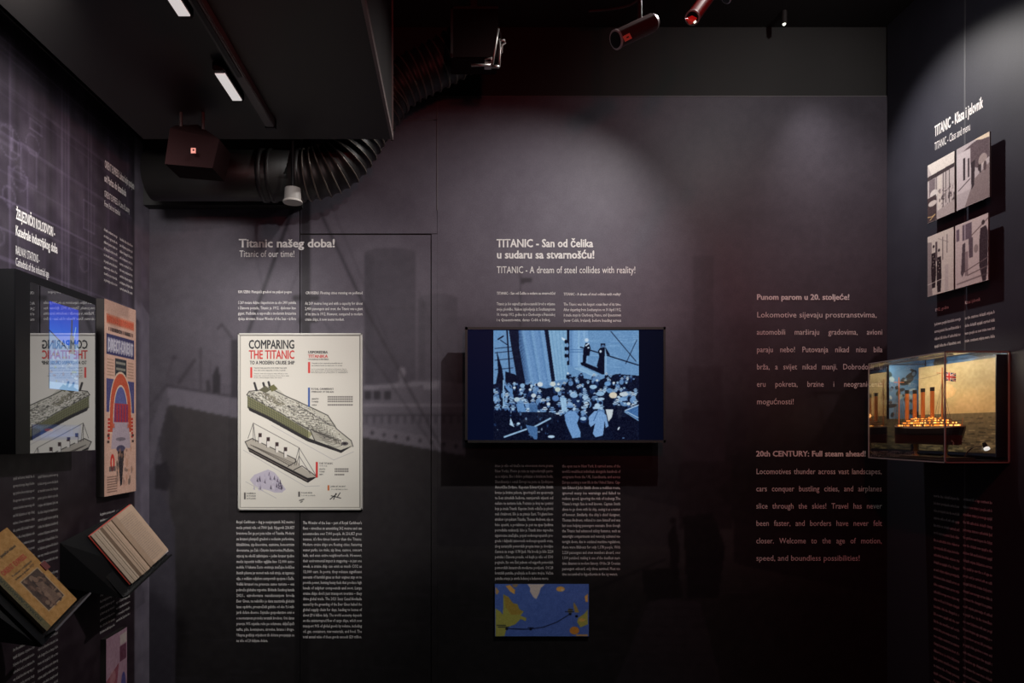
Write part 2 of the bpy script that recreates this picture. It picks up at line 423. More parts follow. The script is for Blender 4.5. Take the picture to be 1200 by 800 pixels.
# sea and quay in the lower part
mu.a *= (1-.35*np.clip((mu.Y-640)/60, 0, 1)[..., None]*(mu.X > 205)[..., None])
for i in range(60):
    r = random.Random(i); y = r.uniform(640, 800); x = r.uniform(175, 820)
    mu.line((x, y), (x+r.uniform(20, 70), y+r.uniform(-2, 2)), 1.3, (62, 58, 66), .30)
mu.rect(512, 574, 800, 640, (40, 37, 42), .55)
mu.poly([(762, 700), (820, 705), (850, 815), (715, 815)], (44, 41, 46), .8)
for y in range(712, 812, 11): mu.line((755-(y-700)*.35, y), (822+(y-700)*.25, y), 1.2, (30, 28, 31), .6)
mu.line((690, 693), (780, 655), 2, (26, 24, 27)); mu.poly([(752, 668), (795, 664), (800, 700), (760, 704), (754, 690)], (24, 22, 24))
# dim tower, bollards, engine and gantries on the right
T1 = (44, 38, 44); T2 = (34, 29, 33)
mu.rect(800, 480, 850, 545, T1, .9); mu.rect(806, 430, 846, 485, T1, .5); mu.rect(812, 300, 836, 440, (60, 55, 62), .35)
mu.rect(796, 540, 858, 620, T2, .9); mu.line((778, 556), (800, 590), 3, T2); mu.line((856, 520), (845, 560), 2, T2)
mu.poly([(783, 625), (791, 612), (796, 640), (795, 665), (786, 665)], (24, 21, 24)); mu.ell(789, 610, 3.5, 4, (24, 21, 24))
mu.poly([(800, 605), (835, 600), (850, 640), (842, 700), (806, 700)], (24, 21, 24))
mu.poly([(1046, 400), (1018, 424), (985, 462), (965, 500), (930, 540), (890, 560), (860, 575), (860, 660), (1046, 700)], (30, 25, 29), .85)
mu.pline([(955, 460), (985, 460), (985, 475)], 3, (36, 30, 34)); mu.pline([(955, 460), (957, 466)], 3, (36, 30, 34))
mu.pline([(904, 515), (926, 515), (932, 540)], 2, (36, 30, 34)); mu.pline([(962, 480), (964, 496), (970, 496)], 3, (36, 30, 34))
mu.ell(865, 575, 22, 16, (28, 24, 27), .8)
mu.blur(1); mu.noise(6, 9, 3)
def wall_panel(parent, x0, y0, x1, y1, d=0.0):
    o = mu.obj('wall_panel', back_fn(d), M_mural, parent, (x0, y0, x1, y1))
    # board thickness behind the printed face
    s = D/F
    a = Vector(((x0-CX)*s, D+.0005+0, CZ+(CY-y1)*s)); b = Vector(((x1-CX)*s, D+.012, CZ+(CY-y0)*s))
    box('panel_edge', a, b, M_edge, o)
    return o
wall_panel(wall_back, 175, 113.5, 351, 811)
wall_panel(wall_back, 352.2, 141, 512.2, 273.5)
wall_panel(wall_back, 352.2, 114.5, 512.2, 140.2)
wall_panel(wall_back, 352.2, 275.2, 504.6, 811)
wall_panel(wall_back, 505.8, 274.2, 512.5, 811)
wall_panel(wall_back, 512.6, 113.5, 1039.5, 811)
lipm = mat('panel_lip', (.14, .13, .14), .5)
for a, b in (((512.6, 112.4), (1039, 113.5)), ((512.0, 113.5), (513.0, 246)), ((459, 140.2), (508, 141.0))):
    p = PB(*a); q = PB(*b); box('panel_lip', (p.x, D-.002, q.z), (q.x, D+.008, p.z), lipm, wall_back)

# --- left mural (technical drawing), in (depth, height) metres
ZL0, ZL1 = .2, D
vt = 1.366                                     # top of the printed board above eye level
lm = Pic(ZL0, -vt, ZL1, 1.5, 150, (62, 56, 66))
stepx = np.clip((lm.X-2.93)/.01, 0, 1)[..., None]
lm.noise(14, 5, 40); 
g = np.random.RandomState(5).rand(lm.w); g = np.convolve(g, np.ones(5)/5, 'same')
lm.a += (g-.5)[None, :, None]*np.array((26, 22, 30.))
BLU = (118, 108, 132)
def lpx(px, py): s = XL/(px-CX); return (F*s, -(CY-py)*s)
rl = random.Random(7)
for i in range(46):
    x = rl.uniform(ZL0, 2.8); y = rl.uniform(-vt, .4); lm.line((x, y), (x, y+rl.uniform(.15, .9)), .004, BLU, rl.uniform(.15, .5))
for i in range(40):
    y = rl.uniform(-vt, .2); x = rl.uniform(ZL0, 2.4); lm.line((x, y), (x+rl.uniform(.1, .7), y), .004, BLU, rl.uniform(.15, .45))
for y, al in ((-1.28, .5), (-.97, .55), (-.76, .55), (-.56, .5), (-.52, .5), (-.47, .3), (-.43, .3), (-1.10, .2)):
    lm.line((ZL0, y), (2.9, y), .005, BLU, al)
for x, al in ((2.10, .4), (2.38, .6), (2.42, .6), (2.40, .35), (2.55, .45), (2.57, .4), (2.70, .4), (2.86, .4)):
    lm.line((x, -vt+.05), (x, -.2), .006, BLU, al)
for k in range(14):                            # locomotive plan fragments
    x = rl.uniform(1.7, 2.7); y = rl.uniform(-1.2, -.55); w_, h_ = rl.uniform(.03, .12), rl.uniform(.03, .13)
    lm.pline([(x, y), (x+w_, y), (x+w_, y+h_), (x, y+h_), (x, y)], .005, BLU, .45)
for k in range(8):
    cx_, cy_ = rl.uniform(2.0, 2.6), rl.uniform(-1.0, -.5); r_ = rl.uniform(.02, .06)
    pts = [(cx_+r_*math.cos(a), cy_+r_*math.sin(a)) for a in np.linspace(0, 6.28, 14)]; lm.pline(pts, .004, BLU, .4)
# darker foot of the print and the pale aluminium-grey strip by the corner
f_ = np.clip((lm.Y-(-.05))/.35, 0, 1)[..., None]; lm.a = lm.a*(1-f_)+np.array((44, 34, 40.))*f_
s_ = np.clip((lm.X-2.915)/.012, 0, 1)[..., None]; lm.a = lm.a*(1-s_)+np.array((104, 98, 110.))*s_
lm.pline([(2.93, -.9), (2.97, -.8), (3.03, -.77)], .006, BLU, .6)
lm.ell(3.01, -.72, .03, .05, BLU, .3); lm.line((2.99, -1.0), (2.99, 1.4), .005, BLU, .5)
lm.noise(16, 8, 5)
def left_fn(X_): return lambda X, Y: np.stack([np.full(X.shape, X_), X, CZ-Y], -1)
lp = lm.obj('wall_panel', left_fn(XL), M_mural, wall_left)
box('panel_edge', (XL-.012, ZL0, 0), (XL-.0005, D, CZ+vt), M_edge, lp)
box('panel_lip', (XL-.010, ZL0, CZ+vt), (XL+.002, 2.86, CZ+vt+.004), lipm, wall_left)
# --- right mural
rm = Pic(.2, -(ZC-CZ), D, 1.5, 60, (46, 46, 55))
rm.noise(10, 15, 14); rm.noise(5, 16, 4)
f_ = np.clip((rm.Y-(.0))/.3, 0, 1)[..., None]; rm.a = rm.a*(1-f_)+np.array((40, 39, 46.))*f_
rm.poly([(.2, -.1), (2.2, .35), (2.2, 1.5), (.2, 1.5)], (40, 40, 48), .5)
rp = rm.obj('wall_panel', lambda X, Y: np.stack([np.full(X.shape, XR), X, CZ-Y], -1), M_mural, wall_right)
box('panel_edge', (XR+.0005, .2, 0), (XR+.012, D, ZC), M_edge, rp)
zs = PX(1131, 300, XR).y
box('seam_strip', (XR-.0006, zs-.003, CZ-1.2), (XR, zs+.005, ZC), mat('seam_strip', (.06, .06, .07), .5), wall_right)

# ------------------------------------------------------------------ lettering on the back wall
OB = on_back()
letters('heading', [bl('Titanic našeg doba!', 280, 289.5, 9.6, 113, font=BOLD, sq=.8)], OB, M_text, wall_back)
letters('subheading', [bl('Titanic of our time!', 280.5, 301, 7.6, 65)], OB, M_text, wall_back)
letters('heading', [bl('TITANIC - San od čelika', 582, 289.3, 9.2, 113, font=BOLD), bl('u sudaru sa stvarnošću!', 582, 302.6, 9.2, 115, font=BOLD)], OB, M_text, wall_back)
letters('subheading', [bl('TITANIC - A dream of steel collides with reality!', 582, 320, 8, 163)], OB, M_text, wall_back)
letters('lettering', [bl('KRUZERI: Plutajući gradovi na paljevi pogon', 279, 343.3, 3.1, 63, font=FINEB), bl('TITANIC - San od čelika u sudaru sa stvarnošću!', 582, 345, 3.1, 69, font=FINEB)], OB, M_text, wall_back)
letters('lettering', [bl('CRUISERS: Floating cities running on polluted', 358, 344.5, 3.1, 67, font=FINEB), bl('TITANIC - A dream of steel collides with reality!', 660.5, 346, 3.1, 67, font=FINEB)], OB, M_text, wall_back)
def column(lines, x, y0, dy, w, m, parent, cap=3.4, last=None, name='text_column', place=OB):
    out = []
    for i, t in enumerate(lines):
        ww = w
        if i == len(lines)-1 and last: ww = last
        out.append(bl(t, x, y0+i*dy, cap, ww, font=FINE, just=True, sq=.82))
    return letters(name, out, place, m, parent)
column(['S 269 metara duljine i kapacitetom za oko 2400 putnika', 'i članova posade, Titanic je 1912. djelovao kao', 'gigant. Međutim, u usporedbi s modernim kruzerima', 'djeluje skromno. Kruzer Wonder of the Seas – iz flote'], 279, 356, 6.3, 68, M_text, wall_back)
column(['At 269 metres long and with a capacity for about', '2,400 passengers and crew, the Titanic was a giant', 'of its time in 1912. However, compared to modern', 'cruise ships, it now seems modest.'], 357.5, 357, 6.2, 67.5, M_text, wall_back, last=46)
CRO1 = ['Royal Caribbean – dug je nevjerojatnih 362 metra i', 'može primiti više od 7000 ljudi. Njegovih 236.857', 'brutotona čini ga pet puta težim od Titanika. Moderni', 'su kruzeri plutajući gradovi s vodenim parkovima,',
 'klizalištima, zip-lineovima, casinima, koncertnim', 'dvoranama, pa čak i čitavim kvartovima.Međutim,', 'utjecaj na okoliš zabrinjava – jedan kruzer tjedno', 'može ispustiti toliko ugljika kao 12.000 auto-', 'mobila. U lukama često emitiraju značajne količine',
 'štetnih plinova jer motori rade radi struje, uz izgaranje', 'ulja, s velikim udjelom sumpornih spojeva i čađe.', 'Veliki kruzeri ne prevoze samo turiste – oni', 'pokreću globalnu trgovinu. Blokada Sueskog kanala', '2021., uzrokovana nasukavanjem broda', 'Ever Given, na nekoliko je dana zaustavila globalni',
 'lanac opskrbe, prouzročivši gubitke od oko 9,6 mili-', 'jardi dolara dnevno. Svjetsko gospodarstvo ovisi o', 'o neometanom protoku teretnih brodova. Oni danas', 'prevoze 90% svjetske robe po volumenu, uključujući', 'naftu, plin, kontejnere, sirovine, hranu i drugo.', 'Ukupna godišnja vrijednost tih dobara procjenjuje se', 'na više od 20 bilijuna dolara.']
ENG1 = ["The Wonder of the Seas – part of Royal Caribbean's", 'fleet – stretches an astonishing 362 metres and can', 'accommodate over 7,000 people. At 236,857 gross', "tonnes, it's five times heavier than the Titanic.", 'Modern cruise ships are floating cities, featuring', 'water parks, ice rinks, zip lines, casinos, concert', 'halls, and even entire neighbourhoods. However,',
 'their environmental impact is staggering – in just one', 'week, a cruise ship can emit as much CO2 as', '12,000 cars. In ports, they release significant', 'amounts of harmful gases as their engines stay on to', 'provide power, burning heavy fuels that produce high', 'levels of sulphur compounds and soot. Large', "cruise ships don't just transport tourists – they",
 'drive global trade. The 2021 Suez Canal blockade', 'caused by the grounding of the Ever Given halted the', 'global supply chain for days, leading to losses of', 'about $9.6 billion daily. The world economy depends', 'on the uninterrupted flow of cargo ships, which now', 'transport 90% of global goods by volume, including', 'oil, gas, containers, raw materials, and food. The', 'total annual value of these goods exceeds $20 trillion.']
column(CRO1, 277, 613, 6.62, 68, M_text, wall_back, last=37); column(ENG1, 355, 614, 6.36, 69, M_text, wall_back)
column(['Titanic je bio najveći prekooceanski brod u vrijeme', 'svoje plovidbe. Nakon isplovljenja iz Southamptona', '10. travnja 1912. godine te u Cherbourgu u Francuskoj', 'i u Queenstownu, danas Cobh u Irskoj,'], 582, 357.5, 6.25, 68.5, M_text, wall_back, last=63)
column(['The Titanic was the largest ocean liner of its time.', 'After departing from Southampton on 10 April 1912,', 'it made stops in Cherbourg, France, and Queenstown', '(now Cobh, Ireland), before heading across'], 660.5, 358, 6.3, 67.5, M_text, wall_back)
CRO2 = ['imao je više od tisuću na otvorenom moru prema', 'New Yorku. Plovio je ruta za najmodernijih parni-', 'ca u svijetu. Bio i dobro prikazan u kratkom hodu,', 'Skandinavije i ostali Evropi na putu sa Sjedinjene', 'Američke Države. Kapetan Edward John Smith',
 'kretao je brzinu paluom, ignorirajući sva upozorenja', 'te bez zimskih ledova, namjernih vijesti od', 'nailaze na santama leda. Poznato je kraj na i putnici', 'koja je imala Titanik. Kapetan Smith odlučio je ploviti', 'radi i hrabrosti. Išlo je za pitanje časti. Tri glavni kon-', 'struktor i projektant Titanika, Thomas Andrews, nije se',
 'htio spasiti, a potaknuo je put na spas ljudima', 'posrednika evakuaciji. Iako je Titanik imao napredne', 'sigurnosne značajke, poput vodonepropusnih pre-', 'grada i daljinski zatvorenih vodonepropusnih vrata,', 'zbog zastarjelih pomorskih propisa imao je dovoljno', 'čamaca za svega 1178 ljudi. Na brodu je bilo 2224',
 'putnika i članova posade, od kojih je više od 1500', 'poginulo, što ovu čini jednom od najgorih pomorskih', 'pomorskih katastrofa moderne povijesti. Od 28', 'hrvatskih putnika, preživjela su ih samo trojica. Većina', 'putnika sranja je umrla ledenoj u ledenom moru.']
ENG2 = ['the open sea to New York. It carried some of the', 'world’s wealthiest individuals alongside hundreds of', 'emigrants from the UK, Scandinavia, and across', 'Europe seeking a new life in the United States. Cap-', 'tain Edward John Smith chose a reckless route,',
 'ignored many ice warnings and failed to', 'reduce speed, ignoring the risk of icebergs.The', 'Titanic’s tragic fate is well known. Captain Smith', 'chose to go down with his ship, seeing it as a matter', 'of honour. Similarly, the ship’s chief designer,', 'Thomas Andrews, refused to save himself and was',
 'last seen helping passengers evacuate. Even though', 'the Titanic had advanced safety features, such as', 'watertight compartments and remotely activated wa-', 'tertight doors, due to outdated maritime regulations,', 'there were lifeboats for only 1,178 people. With',
 '2,224 passengers and crew members aboard, over', '1,500 perished, making it one of the deadliest mari-', 'time disasters in modern history. Of the 28 Croatian', 'passengers onboard, only three survived. Most vic-', 'tims succumbed to hypothermia in the icy waters.']
column(CRO2, 580, 547, 6.29, 68.3, M_text, wall_back, last=63); column(ENG2, 658.8, 547.5, 6.33, 68.2, M_text, wall_back, last=65)
R1 = [('Punom parom u 20. stoljeće!', 351, 109, 1), ('Lokomotive sijevaju prostranstvima,', 371.8, 141, 0), ('automobili marširaju gradovima, avioni', 392, 147.5, 0), ('paraju nebo! Putovanja nikad nisu bila', 412.5, 147.5, 0),
      ('brža, a svijet nikad manji. Dobrodošli u', 432.7, 147.5, 0), ('eru pokreta, brzine i neograničenih', 453, 147.5, 0), ('mogućnosti!', 473.5, 44, 0)]
letters('text_line', [bl(t, 886.7, y, 6.4, w_, font=BOLD if b else REG, just=not b and w_ > 145, sq=.84) for t, y, w_, b in R1], OB, M_text, wall_back)
R2 = [('20th CENTURY: Full steam ahead!', 534.5, 129, 1), ('Locomotives thunder across vast landscapes,', 555.3, 147.5, 0), ('cars conquer bustling cities, and airplanes', 575.5, 147.5, 0), ('slice through the skies! Travel has never', 595.8, 147.5, 0),
      ('been faster, and borders have never felt', 616, 147.5, 0), ('closer. Welcome to the age of motion,', 636.5, 147.5, 0), ('speed, and boundless possibilities!', 656.8, 122, 0)]
letters('text_line', [bl(t, 886, y, 6.4, w_, font=BOLD if b else REG, just=not b and w_ > 145, sq=.84) for t, y, w_, b in R2], OB, M_text, wall_back)

# ------------------------------------------------------------------ lettering on the side walls
def side_lines(X, items, m, parent, name='lettering', font=None, right=False):
    """items: (text, px0, py0, px1, cap px at px0); baseline keeps its height"""
    out = []
    for it in items:
        t, px0, py0, px1, cap = it[:5]; fo = it[5] if len(it) > 5 else (font or REG)
        s0 = X/(px0-CX); s1 = X/(px1-CX)
        u0, u1 = (F*s0, F*s1) if not right else (-F*s0, -F*s1)
        out.append(dict(t=t, x=u0, y=(CY-py0)*s0, cap=cap*s0, w=u1-u0, font=fo))
    return letters(name, out, (on_right if right else on_left)(X+(-.0012 if right else .0012)), m, parent)
side_lines(XL, [('ŽELJEZNIČKI KOLODVORI -', 18.5, 256, 64, 12, BOLD), ('Katedrale industrijskog doba', 18, 275, 67, 11.5, BOLD)], M_text, wall_left, 'heading')
side_lines(XL, [('RAILWAY STATIONS -', 18, 297.5, 46, 10), ('Cathedrals of the industrial age', 18, 310.8, 57, 9.5)], M_text, wall_left, 'subheading')
side_lines(XL, [('ORIENT EXPRESS: Luksuz kojim putujete', 122.5, 196, 157, 9, BOLD), ('od Pariza do Istanbula', 122, 212, 147.5, 8.5, BOLD)], M_text, wall_left, 'heading')
side_lines(XL, [('ORIENT EXPRESS: A Line of Luxury', 122, 230, 151.5, 7.5), ('From Paris to Istanbul', 122, 241, 140.5, 6.5)], M_text, wall_left, 'subheading')
WORDS = ('kolodvori su bili katedrale novoga doba putnici su dolazili iz svih krajeva svijeta vlakovi su spajali gradove i ljude željeznica je promijenila putovanja '
         'the stations were cathedrals of a new age trains carried travellers across the continent and changed the way people saw the world ').split()
def filler(n, wd, seed):
    r = random.Random(seed); out = []
    for i in range(n):
        l = ''
        while len(l) < wd: l += (' ' if l else '')+r.choice(WORDS)
        out.append(l[:wd].strip())
    return out
def side_col(X, px0, px1, y0, dy, n, cap, seed, m, parent, right=False, wd=36, skip=()):
    s0 = X/(px0-CX); it = []
    for i, l in enumerate(filler(n, wd, seed)):
        if i in skip: continue
        it.append((l, px0, y0+i*dy, px1, cap, FINE))
    return side_lines(X, it, m, parent, 'text_column', right=right)
side_col(XL, 121.5, 137, 270, 7.35, 9, 3.4, 1, M_text, wall_left, wd=26); side_col(XL, 140, 155, 281, 7.25, 9, 3.3, 2, M_text, wall_left, wd=26)
side_col(XL, 15, 40, 562, 8.75, 32, 3.6, 3, M_textd, wall_left, wd=34); side_col(XL, 44, 67.5, 560, 8.45, 33, 3.5, 4, M_textd, wall_left, wd=34, skip=(13,))
side_col(XL, 117, 134, 604, 7.3, 20, 3.2, 5, M_text, wall_left, wd=28); side_col(XL, 136, 152, 600, 7.15, 19, 3.1, 6, M_text, wall_left, wd=28)
side_lines(XR, [('TITANIC - Klasa i jelovnik', 1095.5, 160, 1152, 12, BOLD)], M_text, wall_right, 'heading', right=True)
side_lines(XR, [('TITANIC - Class and menu', 1095.5, 176.5, 1137.5, 9)], M_text, wall_right, 'subheading', right=True)
side_lines(XR, [('1912. godina', 1096, 365, 1112, 3.6, FINEB)], M_text, wall_right, 'caption', right=True)
side_lines(XR, [('Klasa i jelovnik', 1131, 356.5, 1149, 3.8, FINEB)], M_text, wall_right, 'caption', right=True)
side_col(XR, 1095.5, 1126, 381.5, 8.6, 4, 3.6, 7, M_text, wall_right, True, 34); side_col(XR, 1131, 1166, 374.5, 8.9, 4, 3.7, 8, M_text, wall_right, True, 34)
side_col(XR, 1094.5, 1124.5, 582, 8.62, 26, 3.4, 9, M_text, wall_right, True, 34); side_col(XR, 1129, 1163, 586, 8.95, 25, 3.5, 10, M_text, wall_right, True, 34)

# ------------------------------------------------------------------ soffit, ceiling beam, upper structures
zs_ = CZ+1.15; yf = 1.15*F/341
sof = thing('ceiling_soffit', 'large black boxed ceiling soffit hanging over the left side of the room', 'soffit', (-.7, 1.2, zs_))
xr_ = (459-CX)*yf/F
box('soffit_body', (-1.22, -1.6, zs_), (xr_, yf, ZC), M_soff, sof)
sof.name = 'trim_1'; sof['kind'] = 'structure'
for k in ('label', 'category'): del sof[k]
box('corner_bead', (xr_-.004, .5, zs_-.004), (xr_+.006, yf+.004, zs_+.02), mat('corner_bead', (.16, .13, .125), .5), sof)
box('corner_bead', (xr_-.004, yf, zs_-.004), (xr_+.006, yf+.006, ZC), mat('corner_bead', (.16, .13, .125), .5), sof)
# bulkhead over the left end of the back wall
a = PB(176, 240, .06); b = PB(352, 150, .06)
bk = structure(box('trim_2', (XL, D-.06, a.z), (b.x, D-.004, ZC), M_black))

# lighting track with two linear lamps under the soffit
tr = thing('lighting_track', 'black lighting track running along the underside of the soffit', 'lighting track', (-.62, 1.7, zs_))
xt = -.668
box('rail', (xt-.022, .6, zs_-.030), (xt+.012, 2.335, zs_), M_track, tr, .003)
box('rail_channel', (xt-.012, .6, zs_-.033), (xt+.002, 2.0, zs_-.0295), M_blackgl, tr)
box('end_cap', (xt-.024, 2.335, zs_-.032), (xt+.014, 2.35, zs_), M_blackgl, tr)
M_tube = mat('lamp_diffuser', (.8, .8, .8), .5, emis=(1, .98, .95), estr=.55)
def linear_lamp(px0, py0, px1, py1, label):
    zz = zs_-.034; r0 = zz-CZ
    s0 = r0/(CY-py0); s1 = r0/(CY-py1)
    x0, y0 = (px0-CX)*s0, F*s0; x1, y1 = (px1-CX)*s1, F*s1; x = x1
    t = thing('linear_lamp', label, 'ceiling lamp', (x, (y0+y1)/2, zs_), 'linear lamps under the soffit')
    box('housing', (x-.018, y0-.02, zz+.003), (x+.018, y1+.02, zs_), M_blackm, t, .004)
    box('diffuser', (x-.0155, y0, zz), (x+.0155, y1, zz+.004), M_tube, t)
    l = bpy.data.lights.new('lamp_light', 'AREA'); l.shape = 'RECTANGLE'; l.size = .03; l.size_y = abs(y1-y0); l.energy = .8
    lo = bpy.data.objects.new('lamp_light', l); COL.objects.link(lo); lo.location = (x, (y0+y1)/2, zz-.002); lo.parent = t; lo.matrix_parent_inverse = Matrix.Translation(-t.location)
linear_lamp(260, 87, 278, 118, 'lit linear ceiling lamp, lower and farther one beside the track end')
linear_lamp(193, -25, 216, 19, 'lit linear ceiling lamp cut off by the top edge of the photo')

# ------------------------------------------------------------------ ducts
def smooth_path(pts, n=12):
    pts = [Vector(p) for p in pts]; out = []
    for i in range(len(pts)-1):
        p0 = pts[max(i-1, 0)]; p1 = pts[i]; p2 = pts[i+1]; p3 = pts[min(i+2, len(pts)-1)]
        for k in range(n):
            t = k/n; out.append(.5*((2*p1)+(p2-p0)*t+(2*p0-5*p1+4*p2-p3)*t*t+(3*p1-p0-3*p2+p3)*t**3))
    out.append(pts[-1]); return out
sd = .00375
du = thing('ventilation_duct', 'black ventilation duct with flexible ribbed bend below and behind the soffit', 'duct', P(330, 205, sd))
p0 = P(178, 206, sd); p1 = P(352, 206, sd)
bobj('rigid_duct', cyl_bm(p0, p1, .105, seg=40), M_duct, du, True)
for x, wd in ((310, 5), (320, 4), (352, 6)):
    q = P(x, 206, sd); bobj('coupling', cyl_bm(q-Vector((wd*sd/2, 0, 0)), q+Vector((wd*sd/2, 0, 0)), .112, seg=40), M_duct, du, True)
def flex(path, r, parent, nr, sg=32, mring=M_ring):
    pts = smooth_path(path, 14)
    # even resample
    L = [0]
    for a, b in zip(pts[:-1], pts[1:]): L.append(L[-1]+(b-a).length)
    def at(t):
        t *= L[-1]
        for i in range(len(L)-1):
            if L[i+1] >= t: return pts[i].lerp(pts[i+1], (t-L[i])/max(1e-9, L[i+1]-L[i]))
        return pts[-1]
    n = nr*4; sp = [at(i/n) for i in range(n+1)]
    rr = [r*(1.0 if i % 4 == 0 else (.93 if i % 4 == 2 else .955)) for i in range(n+1)]
    bobj('flexible_hose', tube_bm(sp, rr, sg), M_duct, parent, True)
    bm = bmesh.new()
    for i in range(0, n+1, 4):
        tt = (sp[min(i+1, n)]-sp[max(i-1, 0)]).normalized(); a_ = tt.cross(Vector((.123, .31, .95))).normalized(); b_ = a_.cross(tt)
        ring = [sp[i]+(a_*math.cos(2*math.pi*k/24)+b_*math.sin(2*math.pi*k/24))*(r*1.01) for k in range(25)]
        tube_bm(ring, .0035, 5, bm)
    bobj('wire_rings', bm, mring, parent)['kind'] = 'stuff'
flex([P(352, 206, sd), P(375, 203, sd), P(398, 191, sd), P(414, 172, sd), P(432, 142, sd), P(455, 110, sd)], .107, du, 17)
flex([P(455, 110, sd), P(480, 92, sd), P(512, 76, sd), P(545, 56, sd), P(565, 30, sd)], .10, du, 14)

# little pale downlight under the duct
dl = thing('downlight', 'small pale cylindrical downlight hanging under the ribbed duct', 'ceiling lamp', P(343, 229, .0034))
bobj('can', cyl_bm(P(343, 236, .0034), P(343, 221, .0034), .034, .031, 32), mat('pale_can', (.30, .29, .27), .5), dl, False)
bobj('rim', cyl_bm(P(343, 237.5, .0034), P(343, 235.5, .0034), .038, seg=32), mat('pale_rim', (.5, .48, .44), .5), dl)
bobj('stem', cyl_bm(P(343, 222, .0034), Vector((P(343, 205, .0034).x, P(343, 205, .0034).y, zs_+.3)), .006, seg=10), M_blackm, dl)

# ------------------------------------------------------------------ speakers
def quad_prism(pts, depth):
    bm = bmesh.new(); f = [bm.verts.new(p) for p in pts]
    c = sum((Vector(p) for p in pts), Vector())/len(pts)
    b = [bm.verts.new(Vector(p)*1.0+Vector((0, depth, 0))) for p in pts]; n = len(pts)
    bm.faces.new(f); bm.faces.new(b[::-1])
    for i in range(n): bm.faces.new((f[i], f[(i+1) % n], b[(i+1) % n], b[i]))
    return bm
ss = .0030
sp = thing('speaker', 'dark reddish box speaker with small emblem, tilted under the soffit', 'speaker', P(226, 172, ss))
front = [P(193, 192, ss*.98), P(199, 150, ss), P(257, 163, ss*1.01), P(249, 197, ss)]
bobj('cabinet', quad_prism(front, .12), M_dark, sp)
bobj('top_wedge', hull_bm([P(199, 150, ss), P(257, 163, ss*1.01), P(232, 146, ss*1.05), P(205, 147, ss*1.05)]), M_dark, sp)
c0 = P(227, 177, ss*.985)
box('emblem', c0+Vector((-.008, -.004, -.009)), c0+Vector((.008, -.001, .009)), mat('red_emblem', (.75, .30, .24), .5), sp)
box('emblem_mark', c0+Vector((-.002, -.005, -.001)), c0+Vector((.004, -.004, .005)), M_blackgl, sp)
for x in (212, 238): bobj('bracket', cyl_bm(P(x, 152, ss*1.03), P(x, 152, ss*1.03)+Vector((0, 0, zs_-P(x, 152, ss*1.03).z)), .006, seg=10), M_track, sp)

s2 = .0034
pj = thing('hanging_cabinet', 'dark red-lit square cabinet hanging above the duct beside the soffit', 'speaker', P(556, 40, s2))
box('cabinet', P(528, 68, s2), P(584, 8, s2)+Vector((0, .12, 0)), M_dark, pj, .004)
for e in ((528, 8, 531, 68), (528, 8, 584, 11)):
    p = P(e[0], e[3], s2)-Vector((0, .004, 0)); q = P(e[2], e[1], s2); box('edge_strip', p, q, M_track, pj)
box('hanger', P(552, 10, s2)+Vector((0, .08, 0)), Vector((P(560, 10, s2).x, P(560, 10, s2).y+.1, ZC)), M_track, pj)
cl = pj
sc_ = s2*.975
for pts, r in (([(577, 76), (582, 45), (584, 34)], .005), ([(585, 78), (586, 56), (585, 46)], .005), ([(577, 78), (585, 78)], .006), ([(585, 48), (591, 47), (592, 50), (588, 53), (588, 62)], .0045), ([(552, 76.5), (575, 76)], .005), ([(568, 70), (576, 68), (576, 76)], .004)):
    bobj('hanging_hook', tube_bm([P(x, y, sc_) for x, y in pts], r, 8), M_metal, cl, True)
box('clamp_plate', P(568, 78, sc_), P(576, 72, sc_)+Vector((0, .02, 0)), M_metal, cl)
for pt in ([(560, 0), (600, 4), (618, 6), (630, 4)], [(660, 12), (670, 14), (690, 10), (700, 9)]):
    pass
# ceiling pipes / cable
tag(bobj('ceiling_pipe', tube_bm([P(450, 7.5, .0040), P(640, 7.5, .0040)], .012, 12), M_track, None, True), 'thin dark pipe running across the ceiling above the hanging cabinet', 'pipe')
cb = smooth_path([P(690, 13, .0037), P(715, 11, .0037), P(738, 6, .0037), P(752, -4, .0037)], 8)
tag(bobj('ceiling_cable', tube_bm(cb, .005, 8), mat('cable_rubber', (.06, .04, .04), .5), None, True), 'loose dark cable curving down from the ceiling above the tilted spotlight', 'cable')

# ------------------------------------------------------------------ spotlights on the ceiling
def spotlight(name, back, front, r, label, lens_on=False, sticker=True, hang=None, col=None):
    back, front = Vector(back), Vector(front); d = (front-back).normalized()
    t = thing(name, label, 'spotlight', back)
    m = mat(col or 'spot_body', (.05, .022, .022) if not col else (.30, .03, .03), .4)
    bobj('body', cyl_bm(back, front, r, seg=32), m, t, False)
    bobj('rear_cap', cyl_bm(back-d*.012, back, r*.8, r, 32), m, t)
    bobj('lens_rim', cyl_bm(front, front+d*.005, r*1.06, seg=32), mat('rim_metal', (.55, .55, .55), .35, .5), t)
    bobj('lens', cyl_bm(front+d*.005, front+d*.007, r*.85, seg=32), M_blackgl, t)
    mid = back.lerp(front, .35)
    top = Vector((mid.x, mid.y, ZC))
    bobj('yoke', tube_bm([mid+Vector((0, 0, r*.9)), top], .007, 10), M_track, t)
    bobj('mount', cyl_bm(top-Vector((0, 0, .03)), top, .03, seg=24), M_track, t)
    return t, d, m
s3 = .0027
t, d, m = spotlight('spotlight', P(764, 27, s3), P(723, 46, s3*.985), .0275, 'dark tilted spotlight with orange sticker near its front rim, facing left')
c0 = P(732.5, 50, s3*.985); u = Vector((.82, -.05, .40)).normalized()
st = frame_bm(c0+Vector((0, -.0245, 0)), u, Vector((-.40, 0, .82)).normalized(), Vector((0, -1, 0)), .0115, .0095, .002, None, -.0115, -.0085, 0)
bobj('sticker', st, mat('orange_sticker', (.95, .36, .24), .5), t)
